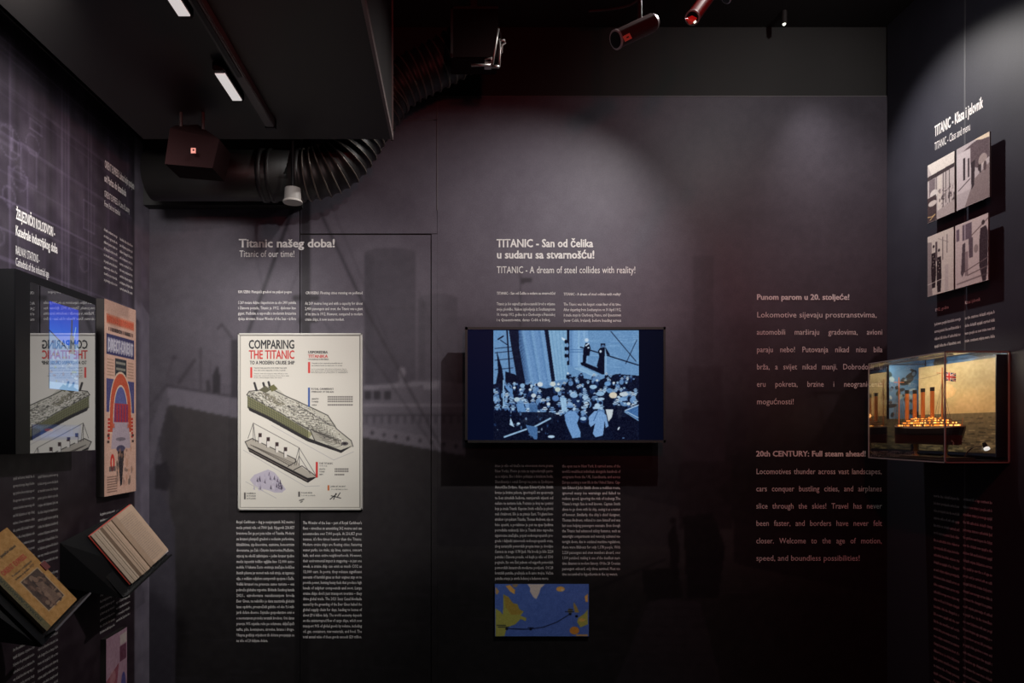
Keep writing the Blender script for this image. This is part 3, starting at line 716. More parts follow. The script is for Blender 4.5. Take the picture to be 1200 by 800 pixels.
bobj('arrow_mark', frame_bm(c0+Vector((0, -.0262, 0)), u, Vector((-.4, 0, .82)).normalized(), Vector((0, -1, 0)), .0045, .0015, .001, None, -.003, -.0015, 0), M_blackgl, t)
t2, d, m = spotlight('spotlight', P(834, -10, s3), P(812, 20, s3*.97), .0215, 'bright red spotlight pointing down left near the top edge', col='red_spot_body')
bobj('barn_door', hull_bm([P(803, 22, s3*.96), P(811, 18, s3*.96), P(817, 21, s3*.96), P(814, 27, s3*.96), P(808, 29, s3*.96), P(803, 22, s3*.95)]), mat('red_flap', (.9, .10, .08), .5), t2)
bobj('pilot_lamp', cyl_bm(P(814, 25, s3*.95), P(814.8, 26.5, s3*.95), .004, seg=12), mat('pilot', (1, 1, .9), .4, emis=(1, 1, .8), estr=1.2), t2)
t3, d, m = spotlight('spotlight', P(860, -14, s3), P(852, -2, s3), .0145, 'small red spotlight only just entering the top edge', col='red_spot_body')
t4 = thing('recessed_lamp', 'tiny glowing ceiling lamp on the dark strip above the right part of the mural', 'ceiling lamp', P(919, 28, .0040))
q = P(919, 28, .0040)
bobj('socket', cyl_bm(q+Vector((0, 0, .0)), Vector((q.x, q.y, ZC)), .012, seg=16), M_track, t4)
bmx = bmesh.new(); bmesh.ops.create_uvsphere(bmx, u_segments=12, v_segments=8, radius=.0075, matrix=Matrix.Translation(q))
bobj('bulb', bmx, mat('bulb_glow', (1, 1, .9), .4, emis=(1, 1, .85), estr=2.0), t4)

# ------------------------------------------------------------------ comparison poster
def pa(X, Y): return (270+X/7.275, 380+Y/7.275)
def pb(X, Y): return (270+X/7.275, 490+Y/7.275)
px0, py0, px1, py1 = 280, 391.5, 423.2, 596
dp = .018
po = Pic(px0, py0, px1, py1, 2.3, (222, 219, 208))
po.rect(px0, py0, px1, py0+.01, (0, 0, 0))
K = (40, 38, 40); G = (120, 118, 112); OL = (150, 150, 112)
# cruise ship
po.poly([pa(140, 600), pa(160, 570), pa(250, 560), pa(330, 520), pa(420, 560), pa(470, 610), pa(560, 640), pa(650, 690), pa(730, 720), pa(830, 775), pb(900, 60), pb(905, 100), pb(1030, 190), pb(1045, 240), pb(940, 295), pb(650, 190), pb(330, 5), pa(230, 770), pa(150, 720)], (196, 194, 180))
po.poly([pa(145, 610), pa(410, 750), pb(700, 130), pb(660, 180), pb(330, 0), pa(150, 715)], OL)
for i in range(46):
    f = i/45; x0_, y0_ = 150+f*510, 612+f*280; c_, e_ = pa(x0_, y0_), pa(x0_-3, y0_+98-18*f)
    po.line(c_, e_, .8, (60, 62, 48), .75)
for k in range(5):
    po.line(pa(150, 630+k*20), pa(660, 906+k*16), .6, (70, 70, 55), .6)
po.poly([pa(150, 700), pb(330, -15), pb(660, 165), pb(940, 270), pb(1040, 232), pb(945, 296), pb(655, 196), pb(300, 0), pa(160, 735)], (48, 46, 48))
po.pline([pa(140, 600), pa(410, 745), pb(680, 100), pb(720, 190)], 1.0, K, .9)
po.pline([pa(140, 600), pa(160, 570), pa(250, 560), pa(330, 540), pa(470, 610), pa(650, 690), pa(830, 775), pb(905, 90), pb(1030, 190), pb(1045, 240)], 1.0, K, .9)
for k in range(16):                                # terraced decks sweeping round the bow half
    X = 470+k*24; Y = 640+k*22; po.pline([pa(X, Y+55), pa(X+70, Y+78), pa(X+120, Y+60), pa(X+110, Y+20)], .6, (92, 90, 84), .8)
for k in range(9):
    po.pline([pb(560+k*30, 40+k*12), pb(640+k*32, 78+k*14), pb(770+k*20, 70+k*15)], .7, (84, 82, 78), .85)
    po.line(pb(690+k*4, 110+k*9), pb(900+k*6, 175+k*6), .5, (110, 106, 98), .7)
po.poly([pa(250, 575), pa(330, 590), pa(470, 680), pa(430, 700), pa(300, 640)], (120, 116, 96), .7)
for k in range(6):
    po.pline([pa(480+k*40, 700+k*25), pa(600+k*42, 705+k*28), pa(700+k*38, 760+k*22)], .8, (80, 78, 76), .8)
for X, Y in ((205, 500), (280, 500), (325, 492)):
    po.line(pa(X, Y), pa(X+18, Y+60), 2.6, (52, 50, 52))
po.poly([pa(240, 560), pa(300, 520), pa(340, 560), pa(300, 585)], (100, 98, 78)); po.poly([pa(330, 530), pa(370, 510), pa(405, 550), pa(350, 575)], (110, 108, 70))
rr_ = random.Random(3)
for i in range(760):
    X = 165+rr_.random()*800; yT = np.interp(X, [160, 250, 470, 650, 830, 905, 1000], [580, 572, 622, 700, 790, 905, 975]); yB = 606+(X-150)*.549
    Y = rr_.uniform(yT, max(yB, yT+20))
    if X > 760 and rr_.random() < .6: continue
    po.ell(*pa(X, Y), rr_.uniform(.4, 1.5), rr_.uniform(.25, .6), rr_.choice([(70, 68, 66), (235, 233, 224), (110, 108, 96), (88, 86, 76), (226, 222, 210)]), .8, rot=.48)
po.ell(*pb(975, 215), 4.2, 2.2, (90, 86, 88)); po.ell(*pb(975, 215), 2, 1.1, (40, 38, 40))
for k in range(4): po.line(pb(700+k*30, 100+k*18), pb(860+k*26, 150+k*14), .7, (90, 88, 84), .7)
# liner
po.poly([pb(125, 200), pb(185, 170), pb(560, 350), pb(600, 410), pb(740, 500), pb(660, 545), pb(170, 280)], (178, 172, 160))
po.poly([pb(140, 238), pb(400, 375), pb(660, 508), pb(742, 497), pb(660, 550), pb(160, 285)], (42, 38, 40)); po.line(pb(150, 262), pb(655, 530), .5, (150, 140, 130))
po.pline([pb(125, 200), pb(185, 172), pb(550, 345), pb(560, 370), pb(490, 410)], .9, K); po.pline([pb(125, 200), pb(150, 250), pb(660, 512), pb(742, 500), pb(610, 405), pb(540, 440)], .9, K)
for k in range(3): po.line(pb(170+k*20, 225+k*14-k*6), pb(520+k*8, 405-k*12), .7, (90, 84, 78), .9)
for k in range(30): po.ell(*pb(180+k*11, 232+k*5.8), .5, .4, K)
for X, Y in ((253, 130), (322, 165), (397, 208), (470, 250)):
    po.rect(*pb(X-12, Y+20), *pb(X+12, Y+82), (224, 220, 212)); po.rect(*pb(X-14, Y-4), *pb(X+14, Y+30), (66, 52, 52)); po.line(pb(X-13, Y+30), pb(X-13, Y+82), .5, K)
for a, b in (((195, 40), (195, 190)), ((195, 40), (150, 170)), ((195, 40), (215, 200)), ((195, 40), (585, 250)), ((585, 250), (588, 400)), ((585, 250), (545, 400)), ((585, 320), (680, 470)), ((585, 250), (735, 495)), ((585, 320), (560, 400))):
    po.line(pb(*a), pb(*b), .55, K, .85)
# iceberg, dog and plane icons
po.poly([pb(165, 525), pb(205, 480), pb(270, 455), pb(320, 435), pb(375, 460), pb(410, 500), pb(440, 560), pb(472, 605), pb(440, 632), pb(380, 635), pb(330, 615), pb(250, 595), pb(200, 570)], (190, 184, 198))
for i in range(46):
    X = rr_.uniform(200, 440); Y = rr_.uniform(470, 610)
    q_ = abs((X-315)/150); Y = max(Y, 462+q_*110); Y = min(Y, 612)
    po.poly([pb(X, Y-22), pb(X+9, Y+22), pb(X-9, Y+14)], rr_.choice([(205, 200, 212), (96, 88, 108), (178, 172, 190), (75, 68, 84)]), .8)
for a, b in (((860, 660), (940, 680)), ((900, 640), (880, 690)), ((850, 690), (905, 645)), ((915, 665), (935, 635))): po.line(pb(*a), pb(*b), 1.0, K)
po.line(pb(590, 700), pb(625, 690), 1.5, G); po.line(pb(600, 715), pb(612, 708), 1.5, G)
# guide lines
for a, b in (((350, 60), (880, 355)), ((880, 355), (1050, 285)), ((110, 270), (640, 580)), ((640, 580), (760, 575)), ((130, 540), (390, 680))): po.line(pb(*a), pb(*b), .5, (150, 150, 158), .7)
# colour bars and bar charts
for r_, c_ in (((169, 365, 186, 455), (214, 60, 56)), ((662, 320, 680, 415), (214, 60, 56)), ((662, 538, 678, 700), (60, 92, 160))): po.rect(*pa(r_[0], r_[1]), *pa(r_[2], r_[3]), c_)
for r_, c_ in (((728, 372, 745, 505), (200, 48, 48)), ((828, 570, 844, 615), (196, 112, 60)), ((578, 625, 594, 668), (90, 86, 84)), ((116, 632, 130, 690), (90, 86, 84))): po.rect(*pb(r_[0], r_[1]), *pb(r_[2], r_[3]), c_)
for Y, X1_ in ((618, 1046), (637, 1046), (657, 1036), (686, 1036)):
    for X in range(830, X1_, 12): po.rect(*pa(X, Y-7), *pa(X+8, Y+6), (90, 86, 84))
for Y, X1_ in ((433, 1004), (452, 1004), (480, 974)):
    for X in range(890, X1_, 12): po.rect(*pb(X, Y-7), *pb(X+8, Y+6), (90, 86, 84))
# frame lines printed on the sheet
for ins, c_ in ((1.6, (120, 118, 112)),):
    po.pline([(px0+ins, py0+ins), (px1-ins, py0+ins), (px1-ins, py1-ins), (px0+ins, py1-ins), (px0+ins, py0+ins)], .8, c_, .9)
poster = thing('poster', 'large cream poster comparing two ocean ships, mounted on the back wall', 'poster', PB((px0+px1)/2, py1, dp))
po.obj('printed_sheet', back_fn(dp), M_print, poster)
sf = (D-dp)/F
box('backing_board', Vector(((px0-CX)*sf, D-dp+.0008, CZ+(CY-py1)*sf)), Vector(((px1-CX)*sf, D-.001, CZ+(CY-py0)*sf)), mat('poster_board', (.3, .3, .28), .5), poster)
ob = on_back(dp+.0010)
fr = []
for (a0, b0, a1, b1) in ((px0-1.2, py0-1.2, px1+1.2, py0+.4), (px0-1.2, py1-.4, px1+1.2, py1+1.4), (px0-1.2, py0-1.2, px0+.4, py1+1.4), (px1-.4, py0-1.2, px1+1.2, py1+1.4)):
    p = PB(a0, b1, dp+.004); q = PB(a1, b0, dp+.004)
    box('frame_rail', (p.x, D-dp-.004, p.z), (q.x, D-.002, q.z), mat('poster_frame', (.62, .61, .56), .4, .2), poster)
M_ink = mat('black_ink', (.03, .03, .033), .6); M_red = mat('red_ink', (.62, .05, .045), .6); M_blue = mat('blue_ink', (.05, .12, .38), .6)
def pt(t, X, Y, cap, w=None, crop='a', **k):
    x, y = (pa if crop == 'a' else pb)(X, Y); return bl(t, x, y, cap/7.275, w/7.275 if w else None, **k)
letters('title', [pt('COMPARING', 155, 206, 74, 392, font=BOLD), pt('TO A MODERN CRUISE SHIP', 165, 340, 30, 382, font=BOLD)], ob, M_ink, poster)
letters('title', [pt('THE TITANIC', 158, 292, 72, 388, font=BOLD)], ob, M_red, poster)
letters('lettering', [pt('USPOREDBA', 662, 247, 22, 168, font=BOLD), pt('I MODERNOG KRUZERA', 662, 304, 12, 176, font=FINEB), pt('ROYAL CARIBBEAN’S', 690, 557, 16, 190, font=FINEB), pt('SYMPHONY OF THE SEAS', 690, 581, 14, 192, font=FINEB),
    pt('TWICE THE LENGTH, FIVE TIMES THE SIZE', 200, 376, 9, 280, font=FINEB), pt('the size and capacity of the vessels', 200, 395, 9, 270, font=FINEB), pt('Titanic was the largest ship afloat at the', 200, 423, 8, 290, font=FINE), pt('time she entered service. A modern ship', 200, 441, 8, 300, font=FINE), pt('is five times larger than the liner', 200, 458, 8, 240, font=FINE),
    pt('Titanik je bio najveći putnički brod', 692, 335, 9, 262, font=FINEB), pt('na svijetu kada je zaplovio na svoje', 692, 354, 9, 262, font=FINEB), pt('prvo putovanje. Moderni su kruzeri danas', 692, 384, 8, 300, font=FINE), pt('pet puta veći od slavnog prekooceanskog', 692, 400, 8, 305, font=FINE), pt('broda koji je potonuo u Atlantiku', 692, 414, 8, 308, font=FINE),
    pt('LENGTH', 692, 640, 12, 60, font=FINEB), pt('TONNES', 692, 664, 12, 60, font=FINEB), pt('CREW', 692, 692, 12, 45, font=FINEB)], ob, M_ink, poster)
letters('lettering', [pt('TITANIKA', 662, 284, 26, 168, font=BOLD)], ob, M_red, poster)
letters('lettering', [pt('THE TITANIC', 756, 392, 16, 118, 'b', font=FINEB), pt('1912', 756, 410, 9, 70, 'b', font=FINE), pt('LENGTH', 756, 438, 12, 52, 'b', font=FINEB), pt('TONNES', 756, 460, 12, 48, 'b', font=FINEB), pt('CREW', 756, 484, 12, 34, 'b', font=FINEB),
    pt('ICEBERG', 138, 645, 12, 78, 'b', font=FINEB), pt('30 M HIGH', 138, 667, 12, 78, 'b', font=FINEB), pt('60 M LONG', 138, 689, 12, 78, 'b', font=FINEB), pt('POLAR BEAR', 604, 640, 12, 94, 'b', font=FINEB), pt('2.5 M LONG', 604, 662, 9, 120, 'b', font=FINE),
    pt('JUMBO JET AIRCRAFT', 856, 586, 12, 128, 'b', font=FINEB), pt('70.6 METRES LONG', 860, 610, 9, 140, 'b', font=FINE)], ob, M_ink, poster)

# ------------------------------------------------------------------ television on the back wall
dt = .088; stv = (D-dt)/F
tv = thing('television', 'wall-mounted television showing a blue-tinted film of a crowd on a ship deck', 'television', PB(662, 518, dt))
def tb(x0, y0, x1, y1, d0, d1, name, m, parent=tv, bevel=0.):
    return box(name, ((x0-CX)*stv, D-d1, CZ+(CY-y1)*stv), ((x1-CX)*stv, D-d0, CZ+(CY-y0)*stv), m, parent, bevel)
tb(546, 384, 779, 517.5, dt-.022, dt-.004, 'casing', M_blackm)
tb(600, 410, 720, 490, .002, dt-.022, 'wall_bracket', M_blackm)
M_bez = mat('bezel_metal', (.035, .035, .035), .45, .3)
for r_ in ((545, 383, 780, 386), (545, 515.5, 780, 518.5), (545, 383, 548, 518.5), (777.5, 383, 780, 518.5)): tb(*r_, dt-.022, dt+.001, 'bezel', M_bez)
scr = Pic(548, 386, 777.5, 515.5, 1.3, (3, 9, 34))
scr.a = scr.a*(1-.35*np.clip((scr.X-700)/80, 0, 1)[..., None])
S1_, S2_, S3_ = (104, 146, 190), (70, 110, 160), (150, 188, 222); DK = (6, 12, 34)
def g7(X, Y): return (570+X/10.91, 380+Y/10.91)
def g8(X, Y): return (660+X/10.91, 380+Y/10.91)
def h1(X, Y): return (570+X/10.66, 445+Y/10.66)
def h2(X, Y): return (660+X/9.23, 445+Y/9.23)
pc = Pic(578.3, 387, 748.6, 515.2, 2.2, S1_)
# sky and water texture
for i in range(110):
    r = random.Random(i+50); x = r.uniform(680, 748); y = r.uniform(388, 450)
    pc.line((x, y), (x+r.uniform(4, 14), y+r.uniform(-.3, .8)), .8, r.choice([(96, 140, 188), (132, 174, 214)]), .5)
# big funnel and ducts on the left
pc.poly([g7(320, 60), g7(1040, 60), g7(1050, 730), g7(560, 1100), g7(300, 1000)], (96, 136, 182))
for k in range(9):
    f = k/8; pc.line(g7(420+f*330, 60), g7(560+f*290, 760), 1.5+2*((k*7) % 3), ((92, 134, 184), (126, 168, 210), (110, 150, 198))[k % 3], .6)
for k in range(14):
    f = k/13; pc.poly([g7(400+f*60, 60), g7(408+f*60, 60), g7(480+f*90, 740), g7(470+f*90, 740)], (40, 66, 108), .55*(1-f))
pc.poly([g7(285, 60), g7(410, 60), g7(420, 300), g7(500, 760), g7(400, 760), g7(380, 640), g7(320, 300)], DK, .95)
pc.poly([g7(740, 60), g7(790, 60), g7(880, 720), g7(835, 740)], DK, .95)
pc.poly([g7(790, 60), g7(1030, 60), g7(1040, 700), g7(880, 720)], (128, 170, 205))
for k in range(4): pc.line(g7(830+k*50, 60), g7(910+k*38, 700), .9, (100, 145, 186), .7)
pc.rect(*g7(1030, 60), *g7(1062, 520), DK); pc.rect(*g7(1062, 60), *g7(1300, 540), (120, 162, 206))
for k, c_ in ((1070, (80, 120, 170)), (1090, (100, 142, 190)), (1170, (142, 182, 216)), (1240, (140, 180, 216))): pc.rect(*g7(k, 60), *g7(k+22, 540), c_, .7)
pc.line(g7(1062, 322), g7(1290, 322), .8, (70, 110, 160)); pc.line(g7(1062, 352), g7(1290, 352), .8, (70, 110, 160))
pc.poly([g7(960, 160), g7(1020, 195), g7(1015, 220), g7(965, 190)], (205, 225, 240))
for k in range(6): pc.ell(*g7(1015+(k % 2)*20, 220+k*45), 1.6, 2.4, (DK, (110, 150, 195))[k % 2])
# rigging and cabin at far left
pc.poly([g7(90, 60), g7(240, 60), g7(120, 210), g7(90, 220)], (100, 145, 192)); pc.poly([g7(130, 330), g7(200, 560), g7(230, 760), g7(120, 760), g7(150, 600)], DK)
pc.line(g7(262, 60), g7(300, 640), 1.7, DK); pc.line(g7(150, 190), g7(215, 150), 1.6, DK); pc.line(g7(180, 200), g7(280, 270), .9, DK)
for y_ in (290, 345, 440, 560): pc.line(g7(110, y_+18), g7(340, y_-5), .9, DK, .8)
pc.poly([g7(240, 600), g7(370, 640), g7(480, 760), g7(240, 800)], DK)
# deck rail, two standing people by the rail
pc.line(g8(220, 290), g8(960, 520), 1.3, DK); pc.poly([g8(220, 490), g8(260, 480), g8(500, 580), g8(500, 640), g8(230, 520)], DK)
pc.line(g8(150, 560), g8(420, 670), 1.0, (150, 188, 220)); pc.poly([g8(160, 550), g8(250, 545), g8(470, 650), g8(380, 670)], (140, 180, 214), .8)
pc.line(g8(610, 90), g8(930, 470), .9, DK, .9); pc.line(g8(940, 200), g8(800, 500), .8, DK, .8)
pc.ell(*g8(300, 200), 2.3, 2.2, (190, 212, 232)); pc.poly([g8(285, 240), g8(330, 240), g8(350, 300), g8(335, 400), g8(300, 400), g8(290, 495), g8(250, 495), g8(255, 330)], DK); pc.line(g8(290, 270), g8(325, 245), 1.6, (200, 220, 238)); pc.ell(*g8(322, 298), 1.2, .9, (200, 220, 238))
pc.poly([g8(480, 245), g8(540, 245), g8(540, 280), g8(480, 285)], DK); pc.ell(*g8(510, 285), 2.3, 2.4, (80, 110, 150))
pc.poly([g8(470, 300), g8(540, 290), g8(590, 370), g8(600, 400), g8(550, 380), g8(545, 540), g8(530, 640), g8(490, 640), g8(430, 530), g8(460, 410), g8(445, 340)], DK); pc.poly([g8(535, 290), g8(560, 420), g8(555, 640), g8(528, 640), g8(530, 420)], (130, 170, 208)); pc.ell(*g8(478, 345), 1.3, 1.5, (190, 212, 232))
# crowd: dark mass, then heads, hats and shoulders
pc.poly([(578, 450), (600, 447), (640, 455), (662, 450), (672, 441), (700, 446), (722, 438), (749, 440), (749, 516), (578, 516)], (8, 16, 40))
rc = random.Random(11)
LT = [(138, 174, 210), (108, 146, 190), (176, 204, 230), (78, 114, 162), (50, 84, 132), (30, 54, 96)]
ppl = []
for i in range(250):
    x = rc.uniform(579, 748); y = rc.uniform(437, 488) if x > 665 else rc.uniform(448, 494)
    ppl.append((y, x))
for y, x in sorted(ppl):
    big = .95+(y-440)/55
    if y > 478 and (x < 600 or 690 < x): continue
    pc.ell(x+rc.uniform(-1, 1), y+3.6*big, 2.7*big, 3.0*big, rc.choice([(6, 12, 34), (8, 16, 42), (22, 42, 82), (92, 130, 176)]), 1)
    pc.ell(x, y+.9*big, 1.1*big, 1.2*big, rc.choice([(150, 184, 214), (104, 140, 184), (60, 92, 140)]))
    c_ = rc.choice([(176, 204, 228), (140, 176, 210), (112, 150, 192), (14, 24, 54), (196, 214, 226)])
    if rc.random() < .75: pc.ell(x, y-.2*big, 2.1*big, .55*big, c_); pc.rect(x-1.1*big, y-1.7*big, x+1.1*big, y-.4*big, c_); pc.rect(x-1.1*big, y-.75*big, x+1.1*big, y-.35*big, (14, 24, 54))
    else: pc.ell(x, y-.6*big, 1.4*big, 1.2*big, c_)
for (X, Y, r_, c_) in ((380, 245, 3.2, (176, 200, 214)), (450, 70, 2.8, (140, 178, 214)), (670, 55, 3.2, (205, 216, 222)), (830, 50, 3.2, (196, 206, 206)), (890, 120, 3.2, (190, 206, 200)), (590, 195, 2.8, (190, 204, 214)), (865, 230, 4, (90, 128, 180)), (1090, 185, 4, (170, 196, 218)), (520, 320, 3.5, (110, 150, 196)), (110, 240, 3, (120, 160, 204))):
    pc.ell(*h1(X, Y), r_, r_*.85, c_)
pc.poly([h1(920, 215), h1(1000, 230), h1(1010, 400), h1(940, 380)], (150, 188, 220)); pc.poly([h1(370, 300), h1(460, 290), h1(500, 400), h1(400, 410)], (96, 140, 190)); pc.poly([h1(530, 300), h1(640, 310), h1(640, 520), h1(550, 530)], (66, 104, 152), .9)
pc.rect(*h1(205, 0), *h1(222, 340), (140, 180, 214)); pc.poly([h1(235, 50), h1(330, 120), h1(330, 210), h1(235, 90)], (96, 140, 190))
pc.poly([h1(90, 400), h1(800, 400), h1(980, 470), h1(980, 745), h1(90, 745)], DK, .9)
for k in range(26):
    X, Y = rc.uniform(100, 900), rc.uniform(380, 720); pc.ell(*h1(X, Y), rc.uniform(.5, 1.8), rc.uniform(.5, 2.2), rc.choice(LT), .6)
pc.line(h1(225, 712), h1(500, 615), 1.9, (150, 186, 218)); pc.line(h1(600, 585), h1(800, 480), 1.9, (150, 186, 218)); pc.poly([h1(490, 560), h1(640, 590), h1(635, 740), h1(600, 740), h1(530, 660)], (70, 108, 156))
pc.ell(*h1(810, 708), 4, 1.6, (176, 204, 228)); pc.poly([h1(300, 470), h1(330, 540), h1(350, 590), h1(290, 560)], (170, 200, 226)); pc.ell(*h1(400, 545), 2, 1.4, (176, 204, 228))
# two men seen from behind in pale suits and hats
pc.poly([h2(20, 370), h2(70, 330), h2(130, 340), h2(175, 400), h2(150, 470), h2(185, 560), h2(185, 620), h2(100, 630), h2(60, 540), h2(30, 470)], (110, 152, 202)); pc.ell(*h2(75, 300), 3.4, 2.4, DK); pc.ell(*h2(75, 272), 3.6, 3.4, (130, 168, 210)); pc.ell(*h2(75, 290), 5.2, 1.1, (96, 136, 186))
pc.poly([h2(275, 400), h2(340, 335), h2(420, 340), h2(465, 380), h2(490, 500), h2(460, 520), h2(450, 440), h2(430, 600), h2(350, 620), h2(320, 580), h2(345, 470), h2(300, 510), h2(280, 480)], (120, 160, 208)); pc.line(h2(375, 340), h2(330, 440), .8, (50, 84, 134)); pc.ell(*h2(370, 300), 5.5, 1.6, (160, 192, 222)); pc.ell(*h2(370, 280), 3.4, 3.0, (170, 200, 226)); pc.ell(*h2(218, 418), 3.6, 2.2, (150, 186, 220))
pc.poly([h2(460, 320), h2(540, 320), h2(530, 400), h2(490, 450)], (196, 206, 212)); pc.poly([h2(575, 320), h2(635, 320), h2(630, 400), h2(600, 420)], (196, 206, 216)); pc.ell(*h2(600, 285), 2, 2.6, (160, 190, 220))
for (X, Y, rx_, ry_, c_) in ((325, 75, 4.4, 2.4, (150, 186, 216)), (400, 150, 4.8, 2.6, (140, 178, 212)), (540, 165, 4.6, 3.6, (214, 206, 186)), (655, 155, 5.2, 2.6, (190, 204, 214)), (410, 205, 4, 1.6, (170, 198, 224)), (500, 115, 3, 3, (96, 140, 188)), (760, 200, 2.8, 3.4, (110, 150, 196)), (120, 165, 4, 3, (140, 178, 214)), (240, 190, 3.6, 2.4, (160, 192, 220)), (650, 210, 4.4, 2, (120, 160, 204)), (480, 40, 3.6, 2.6, (110, 156, 206))):
    pc.ell(*h2(X, Y), rx_, ry_, c_)
pc.poly([h2(560, 270), h2(700, 290), h2(665, 350), h2(800, 445), h2(812, 660), h2(560, 660), h2(500, 500)], DK, .9)
pc.poly([h2(668, 335), h2(812, 275), h2(812, 440)], (64, 106, 160)); pc.line(h2(668, 332), h2(812, 272), 1.2, (176, 204, 230)); pc.line(h2(690, 345), h2(812, 410), 1, (170, 200, 226)); pc.line(h2(665, 345), h2(812, 438), .9, (130, 170, 210))
pc.ell(*h2(600, 525), .9, 2.2, (200, 214, 228), rot=.5); pc.ell(*h2(650, 628), 1.4, .7, (80, 110, 150))
pc.blur(1); pc.noise(34, 23, 1, (pc.Y > 440)*1.); pc.noise(20, 21, 2)
M_scr = print_mat('screen_glow', .35, emit=.9, spec=.04)
scr.obj('screen', back_fn(dt-.002), M_scr, tv)
pc.obj('film_picture', back_fn(dt-.001), M_scr, tv)

# ------------------------------------------------------------------ map board
mp = Pic(580, 684, 690, 745.3, 2.2, (84, 112, 188))
def mc(X, Y): return (560+X/8., 670+Y/8.)
mp.noise(10, 31, 10)
LG, LO = (170, 168, 84), (226, 172, 90)
mp.poly([mc(165, 340), mc(210, 370), mc(235, 400), mc(240, 210), mc(290, 235), mc(320, 290), mc(370, 300), mc(390, 350), mc(430, 370), mc(400, 410), mc(455, 430), mc(450, 460), mc(400, 440), mc(350, 490), mc(270, 520), mc(250, 600), mc(165, 605)], LG)
mp.poly([mc(240, 215), mc(290, 240), mc(330, 290), mc(370, 310), mc(385, 350), mc(420, 370), mc(390, 400), mc(310, 400), mc(260, 330)], (168, 138, 64), .8)
mp.poly([mc(260, 130), mc(300, 120), mc(350, 170), mc(345, 210), mc(300, 180)], LO); mp.poly([mc(320, 115), mc(380, 115), mc(360, 145), mc(330, 140)], (150, 130, 100)); mp.poly([mc(165, 140), mc(200, 180), mc(180, 215), mc(165, 200)], LO, .8)
mp.poly([mc(465, 115), mc(630, 115), mc(590, 150), mc(575, 200), mc(548, 255), mc(520, 235), mc(490, 185), mc(490, 150)], (214, 200, 192))
mp.ell(*mc(775, 160), 5, 3, LO); mp.ell(*mc(792, 168), 1.8, 1.4, (226, 200, 160))
mp.poly([mc(900, 280), mc(930, 330), mc(950, 380), mc(910, 380), mc(895, 320)], (160, 140, 80)); mp.ell(*mc(865, 365), 3, 3, (110, 110, 90))
mp.poly([mc(1030, 350), mc(1000, 390), mc(940, 430), mc(930, 470), mc(960, 520), mc(1030, 490)], LG); mp.ell(*mc(905, 548), 5.6, 4.6, (206, 140, 60)); mp.poly([mc(1030, 205), mc(1000, 230), mc(1010, 280), mc(1030, 280)], LO); mp.rect(*mc(920, 585), *mc(1030, 600), (206, 160, 90)); mp.ell(*mc(975, 450), 4, 2, LO, .7)
mp.pline([mc(270, 530), mc(400, 538), mc(500, 535), mc(620, 515), mc(740, 470), mc(830, 415), mc(870, 390)], .9, (24, 30, 60)); mp.pline([mc(500, 535), mc(270, 530)], .6, (24, 30, 60))
for X, Y in ((270, 533), (495, 535), (865, 395), (925, 415)): mp.ell(*mc(X, Y), 1.7, 1.4, (14, 18, 36))
for X0, Y0, X1_ in ((190, 516, 290), (470, 522, 520), (820, 372, 900), (850, 352, 890), (180, 500, 260)): mp.line(mc(X0, Y0), mc(X1_, Y0), .9, (20, 26, 50))
mp.a = np.clip(mp.a*1.12, 0, 255); mp.blur(1); mp.noise(18, 33, 2)
mb = thing('route_map', 'small blue board with an Atlantic map and a drawn sea route', 'map', PB(635, 745.3, .008))
mp.obj('printed_sheet', back_fn(.008), M_print, mb)
sm = (D-.008)/F
box('board', ((580-CX)*sm, D-.0075, CZ+(CY-745.3)*sm), ((690-CX)*sm, D-.001, CZ+(CY-684)*sm), M_blackm, mb)

# ------------------------------------------------------------------ left glass-fronted monitor
XM = -1.37
def yz(px, X): return F*X/(px-CX)
y0_, y1_ = yz(18, XM), yz(112.4, XM); yg = yz(35, XM)
zt, zb = CZ+.503, CZ-.0755
mo = thing('glass_monitor', 'tall black glass-fronted monitor on the left wall mirroring the cream poster', 'monitor', (XM, (y0_+y1_)/2, zb))
box('casing', (XM-.05, y0_, zb), (XM-.004, y1_, zt+.004), M_blackm, mo)
box('rear_box', (XL+.001, y0_-.04, zb+.012), (XM-.05, y1_-.03, zt-.03), M_blackm, mo)
M_mir = mat('dark_glass', (.10, .10, .105), .02, metal=1.0)
M_mir.node_tree.nodes['Principled BSDF'].inputs['Base Color'].default_value = (.34, .35, .37, 1)
gl = box('glass_pane', (XM-.004, yg, zb), (XM, y1_-.004, zt-.022), M_mir, mo)
box('bezel', (XM-.004, y0_, zb), (XM+.001, yg, zt+.004), M_blackgl, mo)
box('bezel', (XM-.004, yg, zt-.022), (XM+.001, y1_, zt+.004), M_blackgl, mo)
box('bezel', (XM-.004, y1_-.004, zb), (XM+.001, y1_, zt-.022), M_blackgl, mo)
# picture glowing on the screen: bright blue sky above a dome and spire
sk = Pic(0, 0, 100, 270, 1.2, (6, 58, 190))
sk.a = np.array((4, 50, 190.))*(1-np.clip(sk.Y/90, 0, 1)[..., None])+np.array((20, 96, 220.))*np.clip(sk.Y/90, 0, 1)[..., None]
sk.poly([(0, 95), (60, 125), (100, 112), (100, 270), (0, 270)], (90, 130, 180)); sk.line((0, 90), (62, 138), 3, (10, 14, 30))
sk.line((76, 40), (74, 130), 5, (60, 64, 70)); sk.poly([(70, 90), (84, 90), (88, 150), (66, 150)], (70, 84, 100)); sk.line((90, 60), (84, 95), 3, (120, 170, 210))
rk = random.Random(2)
for i in range(60):
    sk.ell(rk.uniform(0, 100), rk.uniform(120, 262), rk.uniform(2, 7), rk.uniform(2, 6), rk.choice([(150, 180, 200), (60, 90, 130), (120, 140, 60), (200, 215, 225), (90, 60, 80)]), .35)
sk.rect(0, 248, 100, 270, (140, 185, 225), .8)
